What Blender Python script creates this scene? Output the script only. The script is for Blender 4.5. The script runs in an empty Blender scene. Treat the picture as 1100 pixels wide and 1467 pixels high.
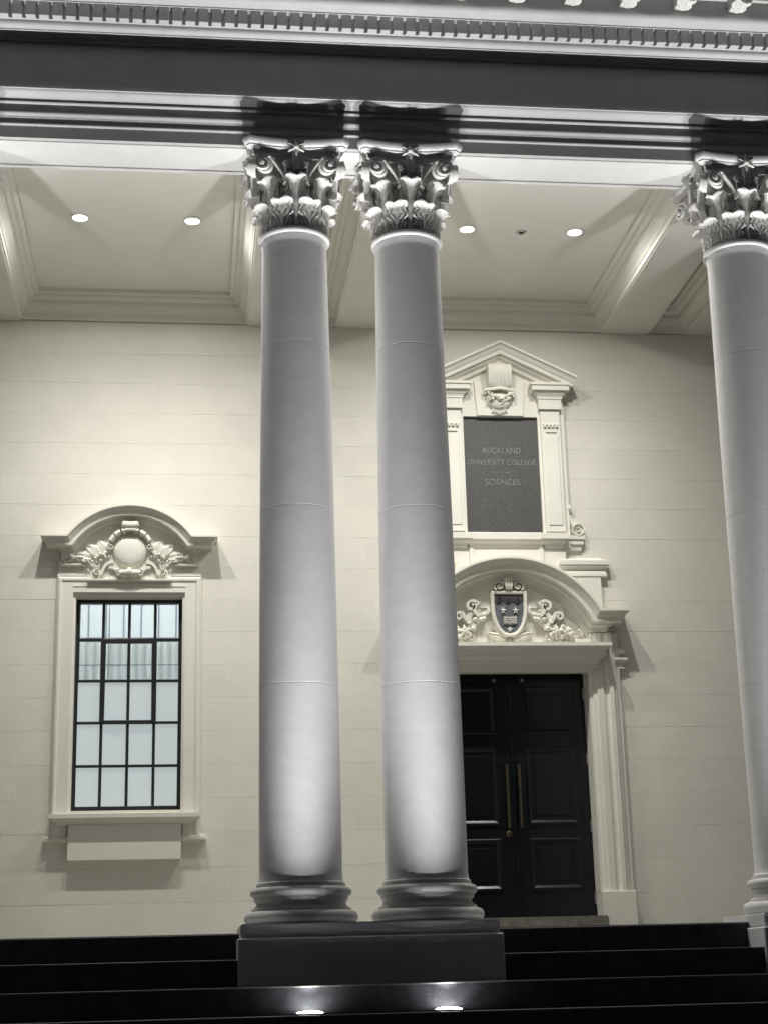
import bpy, bmesh, math, random
from mathutils import Vector, Matrix, noise
random.seed(7)
PI = math.pi
scene = bpy.context.scene
COL = scene.collection

# ------------------------------------------------------------------ camera, world, exposure
# metres; z = 0 is the photographer's eye level, y = 0 the axis of the colonnade, x runs along the facade
EYE_Y = -11.8
R_, U_, F_ = ((0.99289, -0.11636, -0.02509), (-0.00837, -0.27845, 0.96042), (0.11874, 0.95338, 0.27744))
cd = bpy.data.cameras.new('camera')
cd.sensor_fit = 'VERTICAL'; cd.sensor_height = 24.0; cd.lens = 2300.0 / 1467.0 * 24.0
cd.clip_start = 0.1; cd.clip_end = 500
cam = bpy.data.objects.new('camera', cd); COL.objects.link(cam)
cam.matrix_world = Matrix(((R_[0], U_[0], -F_[0], 0), (R_[1], U_[1], -F_[1], EYE_Y), (R_[2], U_[2], -F_[2], 0), (0, 0, 0, 1)))
scene.camera = cam
world = bpy.data.worlds.new('World'); scene.world = world; world.use_nodes = True
bg = world.node_tree.nodes['Background']
bg.inputs[0].default_value = (0.86, 0.93, 1.0, 1)          # night sky over a lit street
bg.inputs[1].default_value = 0.025
scene.view_settings.view_transform = 'Standard'
scene.view_settings.look = 'None'
scene.view_settings.exposure = 0.0
scene.view_settings.gamma = 1.0
scene.cycles.use_denoising = True
scene.cycles.max_bounces = 10; scene.cycles.diffuse_bounces = 6
scene.cycles.sample_clamp_indirect = 6.0
UP_W, UP_COL = 1900.0, (1.0, 0.985, 0.992)
DOWN_W, DOWN_COL = 920.0, (1.0, 0.975, 0.925)

# ------------------------------------------------------------------ materials
def nodes_of(m):
    m.use_nodes = True
    return m.node_tree.nodes, m.node_tree.links, m.node_tree.nodes['Principled BSDF']

def mat(name, col, rough=0.6, var=0.06, vscale=3.0, bumps=(), metal=0.0, spec=0.5, speck=None, coat=0.0, stretch=(1, 1, 1), rvar=0.0, piece=0.0):
    m = bpy.data.materials.new(name)
    N, L, P = nodes_of(m)
    P.inputs['Roughness'].default_value = rough
    P.inputs['Metallic'].default_value = metal
    P.inputs['Specular IOR Level'].default_value = spec
    P.inputs['Coat Weight'].default_value = coat
    P.inputs['Coat Roughness'].default_value = 0.15
    geo = N.new('ShaderNodeNewGeometry')
    mp = N.new('ShaderNodeMapping'); mp.inputs['Scale'].default_value = stretch
    L.new(geo.outputs['Position'], mp.inputs['Vector'])
    n = N.new('ShaderNodeTexNoise'); n.inputs['Scale'].default_value = vscale; n.inputs['Detail'].default_value = 6
    n.inputs['Roughness'].default_value = 0.6
    L.new(mp.outputs[0], n.inputs['Vector'])
    r = N.new('ShaderNodeMapRange'); r.inputs[1].default_value = 0.3; r.inputs[2].default_value = 0.7
    r.inputs[3].default_value = 1 - var; r.inputs[4].default_value = 1 + var
    L.new(n.outputs[0], r.inputs[0])
    mx = N.new('ShaderNodeVectorMath'); mx.operation = 'SCALE'; mx.inputs[0].default_value = col
    L.new(r.outputs[0], mx.inputs['Scale'])
    out = mx.outputs[0]
    if piece:                                   # each block its own slightly different coat
        oi = N.new('ShaderNodeObjectInfo'); pr_ = N.new('ShaderNodeMapRange'); pr_.inputs[3].default_value = 1 - piece; pr_.inputs[4].default_value = 1 + piece
        L.new(oi.outputs['Random'], pr_.inputs[0])
        ml = N.new('ShaderNodeVectorMath'); ml.operation = 'SCALE'; L.new(out, ml.inputs[0]); L.new(pr_.outputs[0], ml.inputs['Scale']); out = ml.outputs[0]
    if speck:
        sc, thr, scol = speck
        v = N.new('ShaderNodeTexVoronoi'); v.inputs['Scale'].default_value = sc
        L.new(geo.outputs['Position'], v.inputs['Vector'])
        sx = N.new('ShaderNodeSeparateColor'); L.new(v.outputs['Color'], sx.inputs[0])
        g = N.new('ShaderNodeMath'); g.operation = 'GREATER_THAN'; g.inputs[1].default_value = thr
        L.new(sx.outputs[0], g.inputs[0])
        mc = N.new('ShaderNodeMix'); mc.data_type = 'RGBA'; mc.inputs[7].default_value = (*scol, 1)
        L.new(g.outputs[0], mc.inputs[0]); L.new(out, mc.inputs[6]); out = mc.outputs[2]
    L.new(out, P.inputs['Base Color'])
    if rvar:
        rr = N.new('ShaderNodeMapRange'); rr.inputs[1].default_value = 0.3; rr.inputs[2].default_value = 0.7
        rr.inputs[3].default_value = rough - rvar; rr.inputs[4].default_value = rough + rvar
        L.new(n.outputs[0], rr.inputs[0]); L.new(rr.outputs[0], P.inputs['Roughness'])
    prev = None
    for sc, dist, st in bumps:
        t = N.new('ShaderNodeTexNoise'); t.inputs['Scale'].default_value = sc; t.inputs['Detail'].default_value = 4
        L.new(mp.outputs[0], t.inputs['Vector'])
        b = N.new('ShaderNodeBump'); b.inputs['Distance'].default_value = dist; b.inputs['Strength'].default_value = st
        L.new(t.outputs[0], b.inputs['Height'])
        if prev: L.new(prev, b.inputs['Normal'])
        prev = b.outputs[0]
    if prev: L.new(prev, P.inputs['Normal'])
    return m

def emit(name, col, strength):
    m = bpy.data.materials.new(name); N, L, P = nodes_of(m)
    P.inputs['Base Color'].default_value = (*col, 1)
    P.inputs['Emission Color'].default_value = (*col, 1); P.inputs['Emission Strength'].default_value = strength
    return m

M = {}
M['wall'] = mat('cream_wall_paint', (0.73, 0.71, 0.635), 0.7, 0.05, 1.6, ((7, 0.012, 0.2), (70, 0.003, 0.4)), piece=0.022)
M['trim'] = mat('cream_trim_paint', (0.75, 0.735, 0.66), 0.6, 0.03, 4, ((60, 0.003, 0.35),))
M['ceil'] = mat('cream_ceiling_paint', (0.74, 0.725, 0.665), 0.7, 0.02, 2, ((50, 0.002, 0.25),))
M['shaft'] = mat('white_roughcast_paint', (0.69, 0.69, 0.69), 0.65, 0.05, 6, ((3, 0.012, 0.08), (70, 0.0035, 0.42), (170, 0.0018, 0.5)), stretch=(1, 1, 1.7))
M['white'] = mat('white_stone_paint', (0.62, 0.62, 0.61), 0.55, 0.04, 6, ((45, 0.004, 0.4),))
M['ent'] = mat('dimmed_entablature_paint', (0.47, 0.47, 0.46), 0.6, 0.06, 5, ((40, 0.003, 0.4),))  # white paint darkened, standing in for weaker light on frieze and cornice
M['orn'] = mat('white_carved_paint', (0.66, 0.655, 0.63), 0.5, 0.06, 14, ((70, 0.004, 0.5),))
M['pedestal'] = mat('grey_pedestal_paint', (0.62, 0.63, 0.64), 0.6, 0.08, 4, ((40, 0.004, 0.4),))
M['granite'] = mat('black_granite', (0.055, 0.056, 0.060), 0.6, 0.35, 8, ((90, 0.002, 0.3),), spec=0.3, speck=(190, 0.988, (0.17, 0.17, 0.175)), rvar=0.08)
M['edge'] = mat('lit_edge_granite', (0.17, 0.165, 0.15), 0.5, 0.35, 12, ((60, 0.003, 0.4),))  # paler granite that paints in the thin lit line along each step edge
M['porch'] = mat('pale_porch_stone', (0.27, 0.265, 0.24), 0.5, 0.2, 5, ((40, 0.003, 0.4),))
M['threshold'] = mat('grey_threshold_stone', (0.16, 0.15, 0.13), 0.6, 0.35, 18, ((50, 0.005, 0.6),))
M['frame'] = mat('black_window_steel', (0.016, 0.018, 0.02), 0.4, 0.2, 10, ((90, 0.001, 0.2),))
M['door'] = mat('black_gloss_door_paint', (0.006, 0.007, 0.009), 0.25, 0.15, 7, ((25, 0.002, 0.12),), spec=0.35)
M['bronze'] = mat('aged_bronze', (0.10, 0.082, 0.055), 0.45, 0.25, 12, ((60, 0.002, 0.3),), metal=0.8)
M['steel'] = mat('brushed_steel', (0.45, 0.45, 0.45), 0.35, 0.1, 20, (), metal=1.0)
M['plaque'] = mat('dark_grey_granite', (0.055, 0.056, 0.055), 0.55, 0.12, 20, ((120, 0.002, 0.4),), speck=(210, 0.72, (0.10, 0.10, 0.098)))
M['letter'] = mat('incised_letter_paint', (0.22, 0.22, 0.21), 0.6, 0.35, 25, ())
M['blue'] = mat('blue_shield_enamel', (0.12, 0.132, 0.15), 0.5, 0.4, 28, ((50, 0.004, 0.5),))
M['dark'] = mat('dark_shield_chief', (0.035, 0.033, 0.03), 0.6, 0.5, 30, ((50, 0.006, 0.7),))
M['paving'] = mat('forecourt_paving', (0.07, 0.07, 0.07), 0.6, 0.2, 3, ((30, 0.004, 0.4),))
M['room'] = mat('room_wall_paint', (0.86, 0.88, 0.90), 0.7, 0.03, 3, ())
M['roomwhite'] = mat('room_white_panel', (0.80, 0.86, 0.84), 0.6, 0.04, 6, ())
M['groove'] = mat('room_panel_joint', (0.30, 0.36, 0.42), 0.7, 0.1, 6, ())
M['frost'] = emit('lit_frosted_glass', (0.80, 0.885, 0.90), 0.50); M['frost'].node_tree.nodes['Principled BSDF'].inputs['Base Color'].default_value = (0.16, 0.18, 0.18, 1)
M['lens_down'] = emit('downlight_lens', (1.0, 0.98, 0.92), 4.0)
M['lens_up'] = emit('uplight_lens', (0.95, 0.96, 1.0), 24.0)
M['tube'] = emit('fluorescent_tube', (0.97, 0.985, 1.0), 17.0)  # also on the added lamp behind the pleated screen
ts_ = bpy.data.materials.new('translucent_screen'); N, L, P = nodes_of(ts_)
tl = N.new('ShaderNodeBsdfTranslucent'); tl.inputs[0].default_value = (0.97, 0.97, 0.96, 1)
df = N.new('ShaderNodeBsdfDiffuse'); df.inputs[0].default_value = (0.9, 0.92, 0.91, 1)
ms_ = N.new('ShaderNodeMixShader'); ms_.inputs[0].default_value = 0.2
L.new(tl.outputs[0], ms_.inputs[1]); L.new(df.outputs[0], ms_.inputs[2]); L.new(ms_.outputs[0], N['Material Output'].inputs['Surface'])
M['screen'] = ts_
gl = bpy.data.materials.new('clear_window_glass'); N, L, P = nodes_of(gl)
tr = N.new('ShaderNodeBsdfTransparent'); tr.inputs[0].default_value = (0.93, 0.96, 0.96, 1)
gs = N.new('ShaderNodeBsdfGlossy'); gs.inputs['Roughness'].default_value = 0.02
fr = N.new('ShaderNodeFresnel'); fr.inputs[0].default_value = 1.45
mxs = N.new('ShaderNodeMixShader'); L.new(fr.outputs[0], mxs.inputs[0]); L.new(tr.outputs[0], mxs.inputs[1]); L.new(gs.outputs[0], mxs.inputs[2])
L.new(mxs.outputs[0], N['Material Output'].inputs['Surface'])
M['glass'] = gl

# ------------------------------------------------------------------ object helpers
LOC = {}
def tag(o, label=None, cat=None, group=None, kind=None):
    if label: o['label'] = label
    if cat: o['category'] = cat
    if group: o['group'] = group
    if kind: o['kind'] = kind
    return o

def thing(name, label, cat, loc=(0, 0, 0), group=None):
    o = bpy.data.objects.new(name, None); COL.objects.link(o)
    o.location = loc; o.empty_display_size = 0.1
    LOC[o.name] = Vector(loc)
    return tag(o, label, cat, group, 'thing')

def link(name, me, parent=None, loc=None):
    o = bpy.data.objects.new(name, me); COL.objects.link(o)
    if parent is not None:
        o.parent = parent
        if loc is None:
            loc = -LOC[parent.name] if parent.name in LOC else Vector((0, 0, 0))
    if loc is not None: o.location = loc
    return o

def copy_tree(o, parent=None):
    c = o.copy(); COL.objects.link(c); c.parent = parent
    for ch in o.children: copy_tree(ch, c)
    return c

class MB:
    def __init__(s): s.v = []; s.f = []
    def add(s, v, f):
        b = len(s.v); s.v += [tuple(p) for p in v]; s.f += [tuple(b + i for i in q) for q in f]; return s
    def box(s, x0, x1, y0, y1, z0, z1):
        return s.add([(x0, y0, z0), (x1, y0, z0), (x1, y1, z0), (x0, y1, z0), (x0, y0, z1), (x1, y0, z1), (x1, y1, z1), (x0, y1, z1)],
                     [(3, 2, 1, 0), (4, 5, 6, 7), (0, 1, 5, 4), (1, 2, 6, 5), (2, 3, 7, 6), (3, 0, 4, 7)])
    def prism(s, pts, to3, b0, b1):
        n = len(pts)
        return s.add([to3(u, v, b0) for u, v in pts] + [to3(u, v, b1) for u, v in pts],
                     [tuple(range(n)), tuple(range(2 * n - 1, n - 1, -1))] + [(i, (i + 1) % n, n + (i + 1) % n, n + i) for i in range(n)])
    def sweep(s, path, prof, to3, closed=False):
        """closed profile (n along the left normal of the path, b across its plane), mitred at the corners"""
        n = len(path); k = len(prof); vs = []
        for i in range(n):
            p = Vector(path[i])
            a = (p - Vector(path[i - 1])) if (i > 0 or closed) else None
            c = (Vector(path[(i + 1) % n]) - p) if (i < n - 1 or closed) else None
            if a is None: a = c
            if c is None: c = a
            a = a.normalized(); c = c.normalized()
            na = Vector((-a.y, a.x)); nc = Vector((-c.y, c.x))
            m = (na + nc) / max(0.15, 1 + na.dot(nc))
            vs += [to3(p.x + m.x * q[0], p.y + m.y * q[0], q[1]) for q in prof]
        fs = []
        for i in range(n if closed else n - 1):
            j = (i + 1) % n
            fs += [(i * k + t, i * k + (t + 1) % k, j * k + (t + 1) % k, j * k + t) for t in range(k)]
        if not closed: fs += [tuple(range(k)), tuple(range((n - 1) * k, n * k))]
        return s.add(vs, fs)
    def lathe(s, prof, n=72, c=(0, 0, 0), ring=False):
        if ring: prof = list(prof) + [prof[0]]
        k = len(prof); vs = []
        for i in range(n):
            a = 2 * PI * i / n
            vs += [(c[0] + r * math.cos(a), c[1] + r * math.sin(a), c[2] + z) for r, z in prof]
        fs = [(i * k + t, ((i + 1) % n) * k + t, ((i + 1) % n) * k + t + 1, i * k + t + 1) for i in range(n) for t in range(k - 1)]
        if not ring: fs += [tuple(i * k for i in range(n)), tuple(i * k + k - 1 for i in range(n))]
        return s.add(vs, fs)
    def ribbon(s, pts, ts, to3, b0, b1):
        """flat band following a 2D curve in its plane: thickness ts in the plane, from b0 to b1 across it"""
        n = len(pts); vs = []
        for i in range(n):
            p = Vector(pts[i]); d = (Vector(pts[min(i + 1, n - 1)]) - Vector(pts[max(i - 1, 0)])).normalized()
            q = Vector((-d.y, d.x)) * ts[i] / 2
            bb0 = b0[i] if isinstance(b0, (list, tuple)) else b0
            bb1 = b1[i] if isinstance(b1, (list, tuple)) else b1
            vs += [to3(p.x + q.x, p.y + q.y, bb0), to3(p.x - q.x, p.y - q.y, bb0), to3(p.x - q.x * .6, p.y - q.y * .6, bb1), to3(p.x + q.x * .6, p.y + q.y * .6, bb1)]
        fs = [(i * 4 + t, i * 4 + (t + 1) % 4, i * 4 + 4 + (t + 1) % 4, i * 4 + 4 + t) for i in range(n - 1) for t in range(4)]
        fs += [(3, 2, 1, 0), (n * 4 - 4, n * 4 - 3, n * 4 - 2, n * 4 - 1)]
        return s.add(vs, fs)
    def tube(s, pts, rs, n=8):
        k = len(pts); vs = []
        for i in range(k):
            p = Vector(pts[i]); d = (Vector(pts[min(i + 1, k - 1)]) - Vector(pts[max(i - 1, 0)])).normalized()
            up = Vector((0, 1, 0)) if abs(d.y) < 0.9 else Vector((1, 0, 0))
            a = d.cross(up).normalized(); b = d.cross(a)
            r = rs[i] if isinstance(rs, (list, tuple)) else rs
            vs += [p + a * r * math.cos(2 * PI * t / n) + b * r * math.sin(2 * PI * t / n) for t in range(n)]
        fs = [(i * n + t, i * n + (t + 1) % n, i * n + n + (t + 1) % n, i * n + n + t) for i in range(k - 1) for t in range(n)]
        fs += [tuple(range(n)), tuple(range(k * n - 1, k * n - n - 1, -1))]
        return s.add(vs, fs)
    def blob(s, c, r, n=8, rot=0.0, lump=0.0):
        """ellipsoid, r = (rx, ry, rz)"""
        m = n // 2 + 1; vs = [(0, 0, -1)]; fs = []
        for i in range(1, m):
            t = PI * i / m
            vs += [(math.sin(t) * math.cos(2 * PI * j / n), math.sin(t) * math.sin(2 * PI * j / n), -math.cos(t)) for j in range(n)]
        vs.append((0, 0, 1)); e = len(vs) - 1
        fs += [(0, 1 + (j + 1) % n, 1 + j) for j in range(n)]
        for i in range(m - 2):
            fs += [(1 + i * n + j, 1 + i * n + (j + 1) % n, 1 + (i + 1) * n + (j + 1) % n, 1 + (i + 1) * n + j) for j in range(n)]
        fs += [(1 + (m - 2) * n + j, 1 + (m - 2) * n + (j + 1) % n, e) for j in range(n)]
        cr, sr = math.cos(rot), math.sin(rot); o = []
        for x, y, z in vs:
            k = 1 + lump * (random.random() - .5)
            x, y, z = x * r[0] * k, y * r[1] * k, z * r[2] * k
            o.append((c[0] + x * cr - z * sr, c[1] + y, c[2] + x * sr + z * cr))
        return s.add(o, fs)
    def mesh(s, name, m, smooth=35, bevel=0.0, seg=1):
        me = bpy.data.meshes.new(name); me.from_pydata(s.v, [], s.f)
        bm = bmesh.new(); bm.from_mesh(me)
        bmesh.ops.remove_doubles(bm, verts=bm.verts, dist=1e-5)
        bmesh.ops.recalc_face_normals(bm, faces=bm.faces)
        if bevel:
            bmesh.ops.bevel(bm, geom=[e for e in bm.edges if len(e.link_faces) == 2 and e.calc_face_angle(0) > 0.5], offset=bevel, segments=seg, affect='EDGES', clamp_overlap=True)
        bm.to_mesh(me); bm.free()
        me.materials.append(m)
        if smooth:
            for p in me.polygons: p.use_smooth = True
            me.set_sharp_from_angle(angle=math.radians(smooth))
        return me
    def build(s, name, m, parent=None, smooth=35, bevel=0.0, seg=1, loc=None):
        return link(name, s.mesh(name, m, smooth, bevel, seg), parent, loc)

PLAN = lambda x, y, b: (x, y, b)                         # path in plan, profile gives height
W = 3.45                                                  # face of the rear wall
def ELEV(x, z, b): return (x, W - b, z)                   # path on the wall, profile gives projection

def cv(kind, p0, p1, n=6):
    o = []
    for i in range(n + 1):
        t = i / n
        if kind == 'ovolo': a, b = math.sin(t * PI / 2), 1 - math.cos(t * PI / 2)
        elif kind == 'cavetto': a, b = 1 - math.cos(t * PI / 2), math.sin(t * PI / 2)
        else: a, b = (1 - math.cos(PI * t)) / 2, t
        o.append((p0[0] + (p1[0] - p0[0]) * a, p0[1] + (p1[1] - p0[1]) * b))
    return o

def spiral(cx, cz, r0, r1, turns, a0, d=1, n=40):
    return [(cx + (r0 + (r1 - r0) * (i / n) ** .85) * math.cos(a0 + d * turns * 2 * PI * i / n),
             cz + (r0 + (r1 - r0) * (i / n) ** .85) * math.sin(a0 + d * turns * 2 * PI * i / n)) for i in range(n + 1)]

# ------------------------------------------------------------------ levels and positions
COLX = [-2.88, -1.97, 0.80, 1.71, 4.49, 5.40]
ZF = 0.307                      # porch floor
ZS = 6.405                      # soffit of architrave and beams
ZC = 6.69                       # ceiling between the beams
XW, XD = -0.588, 3.10           # axes of window and door
X0, X1 = -4.6, 7.6              # extent of what is built
STEP = [(-0.13, 0.307), (-0.46, 0.127), (-0.79, -0.053), (-1.12, -0.233)]
for i in range(4, 12): STEP.append((STEP[-1][0] - 0.33, STEP[-1][1] - 0.18))

# ------------------------------------------------------------------ setting: forecourt, stairs, porch floor
ZG = STEP[-1][1] - 0.18
tag(MB().box(-60, 60, -80, STEP[-1][0] + 0.02, ZG - 0.3, ZG).build('forecourt_ground', M['paving'], smooth=0), kind='structure')
stairs = bpy.data.objects.new('stairs', None); COL.objects.link(stairs); tag(stairs, kind='structure')
for i, (y, z) in enumerate(STEP):
    if i == 0: continue
    yb = STEP[i - 1][0] + 0.02
    st = MB().box(X0, X1, y, yb, z - 0.18, z).build('step', M['granite'], stairs, smooth=0, bevel=0.006)
    MB().box(X0, X1, y - 0.003, y + 0.010, z - 0.007, z + 0.0025).build('step_nosing', M['edge'], st, smooth=0, bevel=0.002)
pf = tag(MB().box(X0, X1, STEP[0][0], W + 0.02, ZF - 0.25, ZF).build('porch_floor', M['granite'], smooth=0, bevel=0.006), kind='structure')
MB().box(X0, X1, STEP[0][0] + 0.012, W - 0.002, ZF + 0.0005, ZF + 0.004).build('porch_paving', M['porch'], pf, smooth=0)

# ------------------------------------------------------------------ rear wall of ashlar courses
wall = thing('rear_wall', 'cream painted ashlar wall behind the columns with faint horizontal joints', 'wall', (3.0, W, ZF))
OPEN = [(XW - 0.53, XW + 0.53, 1.535, 3.60), (XD - 0.775, XD + 0.775, -1.0, 2.847)]
def cut(rects, o):
    out = []
    for a, b, c, d in rects:
        if b <= o[0] or a >= o[1] or d <= o[2] or c >= o[3]: out.append((a, b, c, d)); continue
        if a < o[0]: out.append((a, o[0], c, d))
        if b > o[1]: out.append((o[1], b, c, d))
        a2, b2 = max(a, o[0]), min(b, o[1])
        if c < o[2]: out.append((a2, b2, c, o[2]))
        if d > o[3]: out.append((a2, b2, o[3], d))
    return out
core = MB()
rs = [(X0, X1, ZF - 0.2, 8.6)]
for o in OPEN: rs = cut(rs, o)
for a, b, c, d in rs: core.box(a, b, W + 0.012, W + 0.42, c, d)
core.build('wall_core', M['wall'], wall, smooth=0)
rnd = random.Random(3)
zs = [ZF + 0.001] + [0.69 + 0.3165 * i for i in range(19)]
zs[-1] = ZS + 0.001
for i in range(len(zs) - 1):
    x = X0 + (0.0 if i % 2 else 0.62)
    xs = [X0] if i % 2 == 0 else []
    while x < X1: xs.append(x); x += rnd.choice((1.15, 1.24, 1.30))
    xs.append(X1)
    for a, b in zip(xs[:-1], xs[1:]):
        for (p, q, r, s) in [t for o in [0] for t in cut(cut([(a, b, zs[i], zs[i + 1])], OPEN[0]), OPEN[1])]:
            if q - p < 0.02 or s - r < 0.02: continue
            dy = rnd.uniform(-0.0008, 0.0008)
            MB().box(p + 0.0002, q - 0.0002, W + dy, W + 0.0125, r + rnd.uniform(0.0002, 0.0009), s - rnd.uniform(0.0002, 0.0009)).build('stone_block', M['wall'], wall, smooth=0, bevel=0.0007)

# ------------------------------------------------------------------ pedestals
def pedestal(x0, x1, label, y=0.47):
    t = thing('column_pedestal', label, 'pedestal', ((x0 + x1) / 2, 0, STEP[2][1]), 'pedestals under the columns')
    MB().box(x0, x1, -y - 0.03, y + 0.03, STEP[2][1] - 0.005, 0.268).build('die', M['pedestal'], t, smooth=0, bevel=0.008)
    MB().box(x0 + 0.02, x1 - 0.02, -y, y, 0.268, 0.363).build('cap', M['pedestal'], t, smooth=0, bevel=0.010, seg=2)
    return t
pedestal(0.335, 2.165, 'grey double pedestal under the pair of columns in the middle')
pedestal(4.03, 5.86, 'grey pedestal under the columns at the right edge, beside the steps')
pedestal(-3.34, -1.51, 'grey pedestal out past the left edge of the steps')

# ------------------------------------------------------------------ Corinthian columns
def leaf_mesh(name, h, w, curl, lean, m, lobes=4, nu=16, nv=36, th=0.012, bow=0.12, cs=0.58):
    """acanthus leaf, base at origin, rises in +z, curls out towards -y"""
    sp = []
    zz, yy = 0.0, 0.0; L_ = h * 1.32; ds = L_ / nv; ang = lean
    for j in range(nv + 1):
        v = j / nv
        sp.append((yy, zz, ang))
        if v > cs: ang += curl * ds / L_ / (1 - cs)
        yy -= math.sin(ang) * ds; zz += math.cos(ang) * ds
    vs = []
    front, back = [], []
    for j in range(nv + 1):
        v = j / nv; y, z, a = sp[j]
        if v < 0.55: env = 0.70 + 0.36 * math.sin(v / 0.55 * PI / 2)
        elif v < 0.86: env = 1.06
        else: env = 1.06 * max(0.0, 1 - ((v - 0.86) / 0.15) ** 2) ** 0.5
        ph = (v * lobes + 0.15) % 1.0
        lob = 0.66 + 0.40 * (math.sin(PI * ph) ** 0.55)
        hw = w / 2 * env * lob
        for i in range(nu + 1):
            u = i / nu * 2 - 1
            vein = math.cos(2 * PI * (abs(u) * 2.2 - (ph - 0.5) * 1.1))
            rib = 0.055 * math.exp(-(u / 0.11) ** 2) + 0.048 * vein * min(1.0, abs(u) * 3) * (1 - 0.3 * abs(u))
            off = (-rib + bow * abs(u) ** 2 * 0.5 * env) * w
            ny, nz = -math.cos(a), -math.sin(a)      # outward normal of the spine
            front.append((hw * u, y - ny * off, z - nz * off))
            back.append((hw * u * 0.97, y - ny * (off + th), z - nz * (off + th)))
    n1 = nu + 1; N_ = len(front); vs = front + back; fs = []
    for j in range(nv):
        for i in range(nu):
            a = j * n1 + i
            fs.append((a, a + 1, a + n1 + 1, a + n1)); fs.append((N_ + a, N_ + a + n1, N_ + a + n1 + 1, N_ + a + 1))
        for i in (0, nu):
            a = j * n1 + i
            fs.append((a, a + n1, N_ + a + n1, N_ + a))
    for j in (0, nv):
        for i in range(nu):
            a = j * n1 + i
            fs.append((a, a + 1, N_ + a + 1, N_ + a))
    b = MB(); b.add(vs, fs)
    return b.mesh(name, m, smooth=50)

def shaft_r(z):
    t = (z - 0.65) / 5.0
    return 0.300 - 0.043 * max(0.0, t) ** 1.7

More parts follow.
